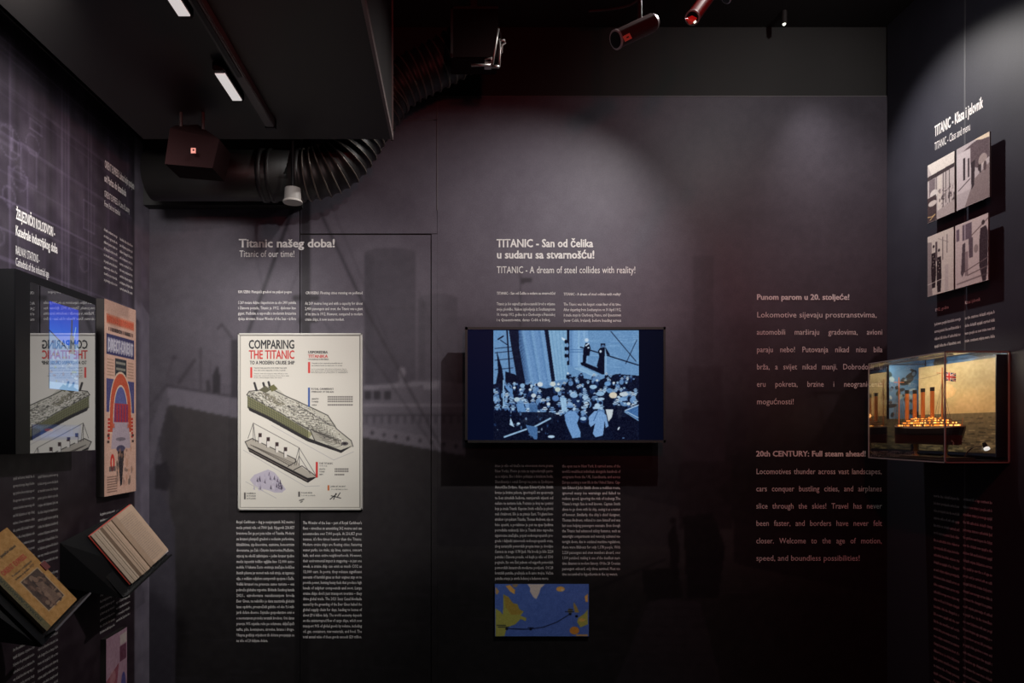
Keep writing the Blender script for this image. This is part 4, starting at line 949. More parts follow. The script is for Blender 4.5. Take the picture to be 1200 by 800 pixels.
M_sg = bpy.data.materials.new('screen_behind_glass'); M_sg.use_nodes = True; nt = M_sg.node_tree; nt.nodes.clear()
o_ = nt.nodes.new('ShaderNodeOutputMaterial'); ad = nt.nodes.new('ShaderNodeAddShader'); em = nt.nodes.new('ShaderNodeEmission'); gg = nt.nodes.new('ShaderNodeBsdfGlossy'); at_ = nt.nodes.new('ShaderNodeAttribute'); at_.attribute_name = 'print'
gg.inputs['Color'].default_value = (.30, .31, .32, 1); gg.inputs['Roughness'].default_value = .02; em.inputs['Strength'].default_value = .75
nt.links.new(at_.outputs['Color'], em.inputs['Color']); nt.links.new(em.outputs[0], ad.inputs[0]); nt.links.new(gg.outputs[0], ad.inputs[1]); nt.links.new(ad.outputs[0], o_.inputs[0])
def left_pic(pic, name, pxa, pya, pxb, pyb, X, m, parent):
    sa, sb_ = X/(pxa-CX), X/(pxb-CX)
    O = np.array((X, F*sa, CZ+(CY-pya)*sa)); U = np.array((0, F*sb_-F*sa, 0)); V = np.array((0, 0, -(pyb-pya)*sa))
    return pic.obj(name, plane_fn(O, U, V, pic.x0, pic.y0, pic.x1, pic.y1), m, parent)
left_pic(sk, 'screen_picture', 58, 352.5, 92, 455, XM+.0008, M_sg, mo)
s5 = Pic(0, 0, 160, 40, 1, (24, 36, 70))
for i in range(70): s5.rect(rk.uniform(0, 150), rk.uniform(0, 30), rk.uniform(0, 160), rk.uniform(5, 40), rk.choice([(30, 70, 150), (60, 80, 120), (20, 26, 44), (90, 110, 140)]), .2)
s5.ell(50, 14, 14, 4, (150, 50, 50), .6)
left_pic(s5, 'screen_picture', 38, 497, 95, 516, XM+.0008, M_sg, mo)

# ------------------------------------------------------------------ orange timetable poster on the left wall
XP = -1.435
op = Pic(0, 0, 100, 315, 1.6, (232, 188, 168))
op.rect(6, 22, 94, 38, (232, 150, 120)); 
for i in range(14): op.rect(8+i*6.1, 25, 11+i*6.1, 35, (222, 104, 78), .8)
for i in range(16): op.rect(12+i*5, 43, 15+i*5, 49, (90, 60, 56), .8)
op.rect(6, 54, 94, 87, (64, 62, 104)); op.rect(9, 60, 91, 82, (150, 146, 176))
for i in range(10): op.line((11+i*8.2, 82), (13+i*8.2, 61), 3.4, (196, 190, 200), .9)
op.rect(32, 91, 68, 124, (58, 62, 66))
for y in (96, 106, 116): op.rect(35, y, 65, y+4, (196, 190, 170), .7)
for y in range(94, 122, 5): op.rect(8, y, 28, y+2, (176, 140, 116), .8); op.rect(72, y, 92, y+2, (176, 140, 116), .8)
op.rect(6, 126, 94, 180, (86, 84, 134)); 
arch = lambda w_, h_, top, n=22: [(50-w_*math.cos(a), top+h_*(1-math.sin(a)**.8)) for a in np.linspace(0, math.pi/2, n)]+[(50+w_*math.cos(a), top+h_*(1-math.sin(a)**.8)) for a in np.linspace(math.pi/2, 0, n)]
A_ = arch(36, 84, 112); op.poly(A_+[(88, 215), (12, 215)], (244, 214, 188)); A_ = arch(34, 82, 115); op.poly(A_+[(84, 212), (16, 212)], (214, 96, 66))
A_ = arch(24, 62, 134); op.poly(A_+[(75, 214), (25, 214)], (246, 220, 196)); A_ = arch(22, 60, 137); op.poly(A_+[(73, 214), (27, 214)], (104, 108, 168))
op.rect(30, 165, 74, 196, (190, 64, 78))
for i in range(5): op.line((34+i*9, 194), (34+i*9, 168), 3.4, (120, 70, 120), .9)
op.poly([(26, 196), (75, 196), (82, 240), (20, 240)], (196, 178, 190)); 
for i in range(6): op.rect(10, 190+i*6, 16, 194+i*6, (206, 60, 54)); op.rect(84, 188+i*6, 90, 192+i*6, (206, 60, 54))
op.ell(50, 224, 16, 3, (140, 128, 140)); op.ell(50, 240, 14, 6, (90, 84, 110)); op.poly([(40, 244), (60, 244), (54, 300), (48, 302)], (60, 54, 58))
for i in range(46): op.ell(rk.uniform(36, 90), rk.uniform(235, 300), rk.uniform(1, 4), rk.uniform(2, 8), rk.choice([(80, 70, 66), (120, 100, 96), (220, 170, 150), (206, 150, 120)]), .5)
op.ell(24, 262, 6.5, 14, (222, 60, 50)); op.ell(24, 262, 2.5, 8, (250, 190, 170)); op.rect(14, 268, 34, 276, (80, 76, 80), .7)
for y in range(284, 312, 4): op.rect(8, y, 38, y+1.6, (130, 100, 90), .9)
for y in (216, 226): op.rect(8, y, 15, y+4, (90, 70, 66)); op.rect(86, y, 93, y+4, (90, 70, 66))
op.a *= .90; op.blur(1); op.noise(22, 41, 2)
ya, yb_ = yz(122.3, XP), yz(159.2, XP); sa = XP/(122.3-CX)
tp = thing('poster', 'tall narrow orange vintage rail poster with a pointed arch, on the left wall', 'poster', (XP, (ya+yb_)/2, CZ+(CY-582)*sa))
O = np.array((XP, ya, CZ+(CY-349.5)*sa)); U = np.array((0, yb_-ya, 0)); V = np.array((0, 0, -(582-349.5)*sa))
op.obj('printed_sheet', plane_fn(O, U, V, 0, 0, 100, 315), M_gloss, tp)
box('board', (XL+.001, ya, O[2]+V[2]), (XP-.0008, yb_, O[2]), mat('board_side', (.02, .016, .015), .6), tp)
def poster_txt(items, m):
    out = [dict(t=t, x=ya+(yb_-ya)*x/100, y=-(0)+(O[2]-CZ)+V[2]*y/315, cap=-V[2]*cap/315, w=(yb_-ya)*w_/100, font=BOLD) for t, x, y, cap, w_ in items]
    letters('lettering', out, on_left(XP+.001), m, tp)
poster_txt([('SIMPLON-ORIENT-EXPRESS', 8, 35, 10, 84), ('PARIS', 20, 205, 7, 10), ('ZAGREB', 70, 205, 7, 14)], mat('orange_ink', (.70, .14, .07), .5))
poster_txt([('DIRECT-ORIENT', 10, 79, 17, 80)], mat('pale_ink', (.55, .53, .62), .5))
poster_txt([('LONDON - PARIS', 20, 49, 6, 60)], M_ink)

# postcard poster low on the left wall
lp_ = Pic(0, 0, 100, 240, 1, (176, 140, 156))
lp_.rect(66, 8, 98, 28, (196, 180, 176)); lp_.rect(64, 30, 96, 60, (110, 66, 84)); 
lp_.poly([(0, 80), (60, 60), (40, 140), (0, 160)], (150, 84, 98)); lp_.ell(82, 110, 12, 26, (90, 84, 140)); lp_.ell(40, 160, 28, 34, (84, 78, 128), .8); lp_.ell(70, 170, 20, 30, (200, 150, 140), .8); lp_.ell(30, 80, 14, 14, (196, 150, 150), .5)
lp_.noise(18, 44, 4)
XQ = -1.445; sa = XQ/(124.5-CX); ya2, yb2 = yz(124.5, XQ), yz(148.8, XQ)
pcx = thing('poster', 'pink and blue printed board at the bottom of the left wall, below the open book', 'poster', (XQ, (ya2+yb2)/2, CZ+(CY-900)*sa))
O2 = np.array((XQ, ya2, CZ+(CY-749)*sa)); V2 = np.array((0, 0, -150*sa))
lp_.obj('printed_sheet', plane_fn(O2, np.array((0, yb2-ya2, 0)), V2, 0, 0, 100, 240), M_gloss, pcx)
box('board', (XL+.001, ya2, O2[2]+V2[2]), (XQ-.0008, yb2, O2[2]), mat('board_side', (.02, .016, .015), .6), pcx)

# ------------------------------------------------------------------ open book on its stand
P0, P1, P3 = P(105, 628, .003340), P(153, 591, .003590), P(157, 680, .003454)
u = (P1-P0); lu = u.length; u.normalize(); v = (P3-P0); lv = v.length; v = (v-u*v.dot(u)).normalized(); n = u.cross(v); 
if n.x < 0: n = -n
bk_ = thing('open_book', 'open old book with yellowed pages and red cover edge on a black stand', 'book', P0)
M_page = mat('old_pages', L3(160, 136, 116), .8, noise=.12, nscale=60, bump=.3)
M_pside = mat('page_edges', L3(160, 142, 124), .85, noise=.35, nscale=400)
M_cov = mat('red_cover', (.42, .045, .03), .5)
bobj('cover', frame_bm(P0, u, v, n, lu*1.0, lv*1.0, -.0045, None, -.004, -.003, -.001), M_cov, bk_)
def leafblock(prof, m, name):
    bm = bmesh.new(); a = [bm.verts.new(P0+u*x*lu+v*0+n*h) for x, h in prof]; b = [bm.verts.new(P0+u*x*lu+v*lv+n*h) for x, h in prof]
    for i in range(len(prof)): bm.faces.new((a[i], a[(i+1) % len(prof)], b[(i+1) % len(prof)], b[i]))
    bm.faces.new(a[::-1]); bm.faces.new(b); return bobj(name, bm, m, bk_)
leafblock([(.0, 0), (.0, .010), (.10, .017), (.17, .018), (.18, 0)], M_pside, 'page_block')
leafblock([(.18, 0), (.185, .010), (.22, .024), (.36, .030), (.42, .024), (.44, 0)], M_page, 'page_block')
leafblock([(.445, 0), (.45, .022), (.475, .026), (.49, .018), (.49, 0)], M_page, 'page_block')
leafblock([(.50, 0), (.51, .012), (.56, .020), (.70, .020), (.90, .012), (1.0, .006), (1.0, 0)], M_page, 'page_block')
for k, (x, h) in enumerate(((.06, .0148), (.13, .0182), (.27, .0268), (.31, .0287))):
    bobj('leaf', frame_bm(P0+u*x*lu, u, v, n, .0012, lv*1.0, h+.0016, None, 0, .001, h-.006), M_pside, bk_)
# page text on the right-hand page
lines = filler(24, 40, 77)
def page_place(vv):
    out = []
    for a_, b_ in vv:
        x = a_; h = np.interp(x, [.51, .56, .70, .90, 1.0], [.012, .020, .020, .012, .006])+.0007
        out.append(P0+u*x*lu+v*(-b_)*lv+n*h)
    return np.array([tuple(p) for p in out])
out = [dict(t=t, x=.56, y=-(.10+i*.036), cap=.017, w=.33, font=FINE) for i, t in enumerate(lines)]
letters('page_text', out, page_place, mat('faded_ink', (.16, .13, .11), .8), bk_)
bobj('under_sheet', frame_bm(P0-n*.006, u, v, n, lu*1.02, lv*1.03, -.003, None, lu*.55, lv*.5, 0), mat('white_card', (.6, .52, .48), .6), bk_)
# stand
M_stand = mat('black_acrylic', (.005, .005, .0055), .3, spec=.2)
st_ = thing('book_stand', 'black wedge stand on the left wall holding the open book', 'book stand', P(75, 688, .0032))
B0 = P0-n*.012-u*.05-v*.01; 
pts = [B0, B0+u*(lu+.05), B0+v*(lv+.035), B0+u*(lu+.04)+v*(lv+.035)]
pts2 = [p-n*.010 for p in pts]
wallp = [Vector((XL+.001, yz(70, XL), PX(70, 636, XL).z)), Vector((XL+.001, yz(70, XL), PX(70, 687, XL).z)), Vector((XL+.001, yz(122, XL), PX(122, 640, XL).z)), Vector((XL+.001, yz(122, XL), PX(122, 690, XL).z))]
bobj('sloping_board', hull_bm(pts+pts2), M_stand, st_)
bobj('wedge_body', hull_bm([p-n*.0105 for p in (pts[0], pts[2], pts[0]+u*.16, pts[2]+u*.16)]+wallp), M_stand, st_)
bobj('lip', frame_bm(B0+v*(lv+.030), u, v, n, lu+.04, .006, .030, None, 0, 0, .0), M_stand, st_)

# ------------------------------------------------------------------ book with a tan cover on its stand
Q1, Q2, Q3 = P(5, 620, .0027), P(87, 704, .00282), P(43, 733, .0026)
v1 = (Q2-Q1); lv1 = v1.length; v1.normalize(); u1 = (Q2-Q3); u1 = (u1-v1*u1.dot(v1)); lu1 = u1.length; u1.normalize(); n1 = u1.cross(v1)
if n1.x < 0: n1 = -n1
O1 = Q1-u1*lu1
cv = Pic(0, 0, 100, 190, 1.7, (176, 130, 72))
cv.noise(24, 51, 9)
cv.poly([(0, 0), (14, 0), (14, 190), (0, 190)], (96, 88, 58)); 
cv.rect(33, 92, 86, 168, (176, 150, 120)); cv.rect(35, 94, 84, 166, (70, 52, 44))
for i in range(70): cv.ell(rk.uniform(38, 82), rk.uniform(98, 164), rk.uniform(1, 6), rk.uniform(2, 7), rk.choice([(120, 92, 76), (52, 38, 34), (148, 120, 100), (92, 66, 56)]), .7)
cv.poly([(56, 112), (70, 118), (78, 164), (52, 164)], (130, 104, 88), .7); cv.ell(62, 108, 5, 6, (124, 96, 80))
cv.a *= 1.05; cv.blur(1); cv.noise(20, 52, 2)
bc = thing('magazine', 'tan covered old booklet with red title and brown photograph, lower left corner', 'book', Q1)
cv.obj('cover', plane_fn(O1+n1*.0125, u1*lu1, v1*lv1, 0, 0, 100, 190), M_print, bc)
bobj('pages', frame_bm(O1, u1, v1, n1, lu1-.001, lv1-.001, .0115, None, .001, .001, 0), M_pside, bc)
bobj('back_cover', frame_bm(O1, u1, v1, n1, lu1, lv1, -.001, None, 0, 0, 0), mat('tan_cover', (.42, .22, .08), .6), bc)
def cov_place(vv): return np.array([tuple(O1+u1*lu1*a_/100+v1*lv1*(-b_)/190+n1*.0132) for a_, b_ in vv])
letters('title', [dict(t='ORIENT EXPRESS', x=18, y=-66, cap=10, w=66, font=BOLD)], cov_place, mat('red_title', (.50, .06, .03), .6), bc)
letters('lettering', [dict(t='Svjetski putnički vlakovi', x=20, y=-38, cap=6, w=64, font=BOLD), dict(t='Povijest i sadašnjost', x=30, y=-78, cap=4.5, w=56, font=FINEB), dict(t='Izdanje iz godine 1929', x=30, y=-86, cap=4.5, w=54, font=FINEB)], cov_place, mat('brown_ink', (.08, .06, .04), .6), bc)
def spine_place(vv): return np.array([tuple(O1+u1*lu1*(2.5+(-b_))/100+v1*lv1*a_/190+n1*.0132) for a_, b_ in vv])
letters('spine_lettering', [dict(t='POVIJEST PUTOVANJA VLAKOM', x=20, y=-8, cap=6, w=150, font=BOLD)], spine_place, mat('dark_green_ink', (.03, .035, .02), .6), bc)
cpos = O1+u1*(lu1*.985)+v1*(lv1*.52)+n1*.012
bobj('page_clip', frame_bm(cpos, u1, v1, n1, .014, .016, .004, None, -.008, -.012, -.002), mat('dark_red_clip', (.16, .02, .02), .4), bc)
s1t = thing('book_stand', 'black wedge stand with clear lip holding the tan booklet at the lower left', 'book stand', P(5, 735, .0027))
B1 = O1-n1*.004-v1*.02-u1*.03
q_ = [B1, B1+u1*(lu1+.02), B1+v1*(lv1+.045), B1+u1*(lu1+.02)+v1*(lv1+.045)]
bobj('sloping_board', hull_bm(q_+[p-n1*.010 for p in q_]), M_stand, s1t)
wp = [Vector((XL+.001, yy, zz)) for yy in (1.75, 2.03) for zz in (CZ-.36, CZ-.56)]
bobj('wedge_body', hull_bm([p-n1*.0105 for p in (q_[0], q_[2], q_[0]+u1*.15, q_[2]+u1*.15)]+wp), M_stand, s1t)
lipO = B1+v1*(lv1+.030)+u1*.03
bobj('clear_lip', frame_bm(lipO, u1, v1, n1, lu1+.035, .006, .040, None, 0, 0, .0), mat('grey_acrylic', (.13, .12, .13), .2), s1t)

# ------------------------------------------------------------------ four photographs on the right wall
XF = 2.075
def photo(px0, px1, zt_, zb_, pic, label):
    ya_, yb_ = F*XF/(px0-CX), F*XF/(px1-CX)
    t = thing('photo_plate', label, 'photograph', (XF, (ya_+yb_)/2, CZ+zb_), 'black and white photographs on the right wall')
    O = np.array((XF, ya_, CZ+zt_)); U = np.array((0, yb_-ya_, 0)); V = np.array((0, 0, zb_-zt_))
    pic.obj('printed_sheet', plane_fn(O, U, V, pic.x0, pic.y0, pic.x1, pic.y1), M_gloss, t)
    box('plate', (XF+.0008, yb_, CZ+zb_), (XF+.006, ya_, CZ+zt_), mat('plate_edge', (.05, .045, .045), .5), t)
    ymid = (ya_+yb_)/2
    box('mounting_block', (XF+.006, ymid-.03, CZ+zb_+.06), (XR-.001, ymid+.03, CZ+zt_-.06), M_blackm, t)
W_, N_ = (206, 198, 194), (60, 52, 56)
A = Pic(0, 0, 62, 107, 1.6, (186, 178, 176)); A.poly([(0, 0), (62, 0), (62, 24), (10, 22)], (214, 208, 200)); A.poly([(0, 22), (62, 20), (62, 27), (0, 30)], (66, 58, 60)); A.rect(4, 30, 18, 60, (120, 110, 114)); A.rect(24, 30, 34, 100, (206, 198, 190))
for x in (20, 36, 42, 50): A.rect(x, 28, x+1.5, 104, (76, 68, 70))
A.ell(15, 58, 9, 8, (210, 204, 200)); A.poly([(0, 62), (20, 60), (22, 107), (0, 107)], (74, 62, 64)); A.ell(12, 74, 10, 5, (200, 192, 186))
ra = random.Random(4)
for i in range(60): A.ell(ra.uniform(28, 62), ra.uniform(55, 90), ra.uniform(.8, 3), ra.uniform(1, 4), ra.choice([N_, (120, 110, 112), (200, 190, 188)]), .7)
A.poly([(22, 92), (62, 84), (62, 107), (22, 107)], (170, 160, 158)); A.pline([(0, 96), (10, 98), (18, 96), (6, 103)], 1.5, (200, 170, 120)); A.blur(1); A.noise(22, 61, 2)
B = Pic(0, 0, 62, 107, 1.6, (180, 172, 174)); B.poly([(0, 14), (30, 4), (62, 0), (62, 40), (40, 50), (28, 40), (20, 10)], (96, 84, 88)); B.poly([(34, 0), (62, 0), (62, 8), (48, 6)], (220, 205, 180)); B.rect(0, 10, 27, 80, (196, 188, 190)); B.rect(13, 22, 17, 60, N_); B.rect(22, 26, 25, 58, N_); B.line((4, 74), (26, 62), 1.6, (80, 70, 74))
B.poly([(62, 50), (34, 66), (16, 107), (62, 107)], (134, 122, 122)); B.poly([(28, 36), (36, 34), (34, 76), (29, 82)], N_); B.ell(44, 50, 3, 7, (70, 60, 62)); B.ell(50, 40, 8, 10, (200, 188, 180), .6); B.rect(44, 46, 47, 60, N_); B.ell(54, 52, 3, 8, (90, 78, 80)); B.blur(1); B.noise(18, 62, 2)
C = Pic(0, 0, 62, 107, 1.6, (202, 194, 186)); C.poly([(0, 10), (10, 12), (12, 107), (0, 107)], (110, 100, 104), .7); C.rect(36, 10, 38, 50, (110, 100, 100)); C.rect(46, 8, 48, 40, (120, 112, 112)); C.line((26, 10), (50, 22), 1, (140, 132, 130)); C.rect(42, 60, 50, 107, (176, 166, 166), .6)
for x, y in ((15, 26), (28, 36)):
    C.ell(x, y-5, 2.6, 3, N_); C.ell(x, y, 2, 3, (190, 180, 174)); C.poly([(x-5, y+6), (x+5, y+6), (x+6, y+44), (x+4, y+68), (x-4, y+68), (x-6, y+40)], (48, 40, 44))
    for k in range(5): C.ell(x-1.5+3*(k % 2), y+12+k*5, .9, .9, (190, 180, 170))
C.line((0, 86), (40, 82), 1, (220, 214, 206)); C.poly([(19, 14), (24, 14), (24, 50), (19, 46)], (90, 80, 84)); C.blur(1); C.noise(20, 63, 2)
Dp = Pic(0, 0, 62, 107, 1.6, (196, 184, 182)); Dp.rect(2, 8, 8, 28, (110, 96, 108)); Dp.rect(14, 4, 32, 30, (104, 92, 102)); Dp.rect(18, 4, 20, 30, (170, 160, 168)); Dp.line((32, 26), (62, 8), 2, (120, 104, 104))
Dp.poly([(14, 36), (20, 34), (20, 80), (14, 90), (11, 84)], (84, 74, 80)); Dp.poly([(26, 30), (34, 30), (34, 62), (27, 62)], (96, 84, 92)); Dp.rect(19, 50, 25, 90, (140, 126, 128)); Dp.ell(40, 50, 4, 7, (110, 100, 100), .6)
Dp.ell(53, 12, 3, 4, (70, 60, 62)); Dp.poly([(48, 20), (58, 18), (62, 30), (61, 82), (58, 107), (52, 107), (46, 80), (46, 40)], (62, 52, 58)); Dp.line((14, 84), (62, 70), 1.6, (110, 96, 98)); Dp.line((24, 90), (60, 84), 1.6, (110, 96, 98)); Dp.line((4, 100), (60, 96), 2.5, (90, 78, 80), .6); Dp.blur(1); Dp.noise(20, 64, 2)
photo(1087, 1118.5, 1.154, .902, A, 'upper left photograph on the right wall, glazed deck room with plants')
photo(1121, 1159.5, 1.154, .902, B, 'upper right photograph on the right wall, promenade with windows')
photo(1087, 1117.5, .842, .582, C, 'lower left photograph on the right wall, two uniformed officers')
photo(1119.5, 1158, .842, .582, Dp, 'lower right photograph on the right wall, tall dark figure at its edge')

# ------------------------------------------------------------------ showcase with the liner model
XG = 1.865                                         # front pane
ZN, ZFc = 2.39, 2.827                              # near and far end (depth)
cb_, ct = CZ-.122, CZ+.297
sh = thing('display_case', 'clear acrylic display case fixed to the right wall with ship model inside', 'display case', (XG+.12, (ZN+ZFc)/2, cb_))
M_gl = glass_mat('case_glass', (.95, .96, .96), 1.45); M_glf = glass_mat('case_glass_far', (.9, .92, .92), 1.5, 0, .22)
th = .004
box('near_pane', (XG, ZN, cb_), (XR-.001, ZN+th, ct), M_gl, sh)
box('far_pane', (XG, ZFc-th, cb_), (XR-.001, ZFc, ct), M_glf, sh)
box('front_pane', (XG, ZN+th, cb_), (XG+th, ZFc-th, ct), M_gl, sh)
box('top_pane', (XG+th, ZN+th, ct-th), (XR-.001, ZFc-th, ct), M_gl, sh)
box('base_plate', (XG+th, ZN+th, cb_), (XR-.001, ZFc-th, cb_+.008), mat('base_acrylic', (.03, .03, .033), .15), sh)
M_ge = mat('polished_edge', (.30, .32, .31), .15, .0, spec=1.0)
e = .0022
for a, b in (((XG, ZN, cb_), (XG, ZN, ct)), ((XG, ZFc, cb_), (XG, ZFc, ct)), ((XR-.003, ZN, cb_), (XR-.003, ZN, ct)), ((XG, ZN, ct), (XG, ZFc, ct)), ((XG, ZN, cb_), (XG, ZFc, cb_)), ((XG, ZN, ct), (XR-.003, ZN, ct)), ((XG, ZN, cb_), (XR-.003, ZN, cb_)), ((XG, ZFc, ct), (XR-.003, ZFc, ct))):
    box('edge', tuple(i-e for i in a), tuple(i+e for i in b), M_ge, sh)
# sea picture
bp = thing('sea_picture', 'sepia picture board of a hazy sea standing behind the ship model', 'picture', (2.075, 2.6, cb_+.02))
XBk = 2.068; yn, yfk = F*XBk/(1167-CX), 2.80
sp_ = Pic(0, 0, 100, 100, 2.2, (214, 190, 140))
tt_ = np.clip(sp_.Y/52, 0, 1)[..., None]; sp_.a = np.array((196, 180, 138.))*(1-tt_)+np.array((226, 196, 140.))*tt_
sp_.noise(26, 71, 36); sp_.ell(74, 20, 24, 12, (168, 156, 124), .5, 1.2); sp_.ell(70, 44, 16, 10, (236, 206, 150), .6, 1.2)
sp_.put((sp_.Y > 57)*1.0, (126, 114, 86)); 
for i in range(140):
    r = random.Random(i+900); x, y = r.uniform(0, 100), 58+42*r.random()**.8; k = (y-55)/45
    sp_.line((x, y), (x+r.uniform(3, 12)*(.4+k), y+r.uniform(-1.5, 1.5)*k), .6+1.6*k, r.choice([(80, 74, 58), (196, 180, 134), (166, 150, 110), (64, 60, 48)]), .65)
sp_.noise(20, 72, 5)
zt2, zb2 = CZ+.277, CZ-.088
sp_.obj('printed_sheet', plane_fn(np.array((XBk, yfk, zt2)), np.array((0, yn-yfk, 0)), np.array((0, 0, zb2-zt2)), 0, 0, 100, 100), M_print, bp)
box('board', (XBk+.0008, yn, zb2-.012), (XR-.002, yfk, zt2), mat('navy_board', (.012, .018, .035), .35), bp)
box('near_edge_board', (XBk-.002, yn-.004, zb2-.014), (XR-.002, yn-.0002, zt2+.012), mat('navy_board', (.012, .018, .035), .35), bp)
# blue reflection in the case, painted with leafy shapes on an added end board
bf = Pic(0, 0, 100, 130, 1.1, (84, 128, 178)); bf.noise(16, 81, 12)
for i in range(40):
    r = random.Random(i+30); bf.ell(r.uniform(0, 100), r.uniform(10, 126), r.uniform(3, 14), r.uniform(2, 8), r.choice([(30, 36, 44), (36, 52, 48), (96, 130, 170), (170, 196, 210), (26, 28, 34)]), .75, .4, r.uniform(-1, 1))
yb3 = ZFc-.012; s_ = yb3/F
x0b, x1b = (1042-CX)*s_, XR-.002
bf.obj('painted_reflection', plane_fn(np.array((x0b, yb3, ct-.006)), np.array((x1b-x0b, 0, 0)), np.array((0, 0, -(.24)))
       , 0, 0, 100, 130), M_gloss, sh)
box('reflection_backing', (x0b, yb3+.0006, ct-.246), (x1b, yb3+.003, ct-.006), M_blackm, sh)
strip = Pic(0, 0, 200, 20, 1, (70, 112, 160)); strip.noise(40, 83, 7)
strip.poly([(20, 0), (60, 0), (50, 20), (30, 20)], (50, 44, 36)); strip.poly([(90, 18), (140, 0), (200, 2), (200, 20)], (28, 30, 36), .8)
strip.obj('reflection_strip', plane_fn(np.array((XR-.003, ZFc-.02, ct-.004)), np.array((0, ZN-ZFc+.03, 0)), np.array((0, 0, -.03)), 0, 0, 200, 20), M_gloss, sh)  # the blue reflection continued as a painted strip above the sea picture

# ship model
xs = 1.962; L0, L1 = 2.425, 2.800                     # stern (near) and bow (far)
zk, zd = CZ-.058, CZ+.012                              # keel and main deck heights
shp = thing('ship_model', 'lit model ocean liner with four orange funnels and masts inside the display case', 'model ship', (xs, (L0+L1)/2, zk))
def hw(t):                                            # half breadth along 0 stern .. 1 bow
    return .030*min(1, (max(t, 0)/.12)**.5+.25)*min(1, ((1-t)/.30)**.6) if t < 1 else 0.0004
def sheer(t): return zd+.012*(t-.45)**2*4*.6
def hull_part(z0f, z1f, m, name, full0, full1):
    bm = bmesh.new(); N = 26; rows = []
    for i in range(N+1):
        t = i/N; y = L0+(L1-L0)*t; z1 = sheer(t); r = []
        for f in np.linspace(full0, full1, 5):
            z = zk+(z1-zk)*f
            w_ = hw(t)*(.35+.65*min(1, f*1.7)**.6); 
            over = -(1-f)*.035 if t == 0 else 0
            yy = y+(1-f)*.030*max(0, 1-t/.12)
            r.append((w_, yy, z))
        rows.append([bm.verts.new((xs-a, b, c)) for a, b, c in r]+[bm.verts.new((xs+a, b, c)) for a, b, c in r[::-1]])
    for i in range(N):
        k = len(rows[i])
        for j in range(k): bm.faces.new((rows[i][j], rows[i][(j+1) % k], rows[i+1][(j+1) % k], rows[i+1][j]))
    bm.faces.new(rows[0]); bm.faces.new(rows[-1][::-1])
    return bobj(name, bm, m, shp)
M_hb = mat('hull_black', (.012, .012, .014), .3); M_hr = mat('hull_red', (.07, .012, .010), .4)
hull_part(0, 0, M_hr, 'lower_hull', 0.0, .52); hull_part(0, 0, M_hb, 'upper_hull', .521, .93); hull_part(0, 0, mat('hull_trim', (.45, .38, .30), .5), 'bulwark', .931, 1.0)
M_wd = mat('deck_white', (.62, .52, .42), .5); M_wood = mat('deck_wood', (.32, .16, .06), .5)
M_led = mat('amber_light', (1, .5, .1), .4, emis=(1, .30, .04), estr=1.5)
M_ledy = mat('yellow_light', (1, .8, .4), .4, emis=(1, .50, .12), estr=2.2)
zc = zd+.003
tiers = [(.10, .88, .026, .011), (.16, .80, .023, .010), (.22, .74, .019, .009), (.30, .68, .015, .006)]
zz = zc; led = bmesh.new(); ledy = bmesh.new(); rq = random.Random(8); tops = []
for ti, (a, b, hw_, hh) in enumerate(tiers):
    ya_, yb4 = L0+(L1-L0)*a, L0+(L1-L0)*b
    d_ = box('deck', (xs-hw_, ya_, zz), (xs+hw_, yb4, zz+hh*.86), M_wd, shp)
    box('deck_edge', (xs-hw_-.002, ya_-.003, zz+hh*.86), (xs+hw_+.002, yb4+.003, zz+hh), M_wood, d_)
    y = ya_+.006
    while y < yb4-.004:
        wq = rq.uniform(.003, .007)
        tgt = ledy if rq.random() < .35 else led
        if rq.random() < .62: box_bm((xs-hw_-.0012, y, zz+hh*.22), (xs-hw_+.0005, y+wq, zz+hh*.68), tgt)
        y += wq+rq.uniform(.001, .004)
    x = xs-hw_+.003
    while x < xs+hw_-.004:
        if rq.random() < .8: box_bm((x, ya_-.0012, zz+hh*.2), (x+.004, ya_+.0005, zz+hh*.7), rq.choice([led, ledy]))
        x += .0065
    zz += hh
ztop = zz
bobj('window_lights', led, M_led, shp)['kind'] = 'stuff'; bobj('window_lights', ledy, M_ledy, shp)['kind'] = 'stuff'
for k, (t_, dx) in enumerate(((.13, -.01), (.19, .012), (.25, -.016), (.33, .010), (.42, -.012), (.06, 0), (.36, -.014), (.50, .01), (.62, -.01), (.82, -.006), (.90, .004), (.75, .010), (.16, -.018), (.22, -.020), (.29, -.018))):
    bmx = bmesh.new(); zz_ = zd+.008+(.012 if .15 < t_ < .3 else 0)+(.030 if .3 <= t_ <= .7 else 0)
    bmesh.ops.create_uvsphere(bmx, u_segments=10, v_segments=6, radius=.0038, matrix=Matrix.Translation((xs+dx, L0+(L1-L0)*t_, zz_)))
    bobj('deck_lamp', bmx, M_ledy if k % 2 else M_led, shp)
M_fun = mat('funnel_orange', (.55, .17, .04), .45, emis=(1, .25, .03), estr=.01); M_ftop = mat('funnel_black', (.02, .02, .02), .5)  # funnels get a trace of emission to imitate the deck lamps' glow
for px, top in ((1063, 457), (1072, 457), (1081.5, 455), (1092.5, 453.5)):
    y = F*xs/(px-CX); r_ = .0072; zt3 = CZ+(CY-top)*(xs/(px-CX)); 
    fb = bobj('funnel', cyl_bm((xs, y, ztop-.008), (xs, y, zt3-.016), r_, seg=20), M_fun, shp, False)
    bobj('funnel_top', cyl_bm((xs, y, zt3-.016), (xs, y, zt3), r_*1.08, r_*1.12, 20), M_ftop, fb)
M_mast = mat('mast_wood', (.40, .12, .04), .5, emis=(1, .25, .04), estr=.08)  # slight self-glow added to the masts, as if lit by the deck lamps
masts = []
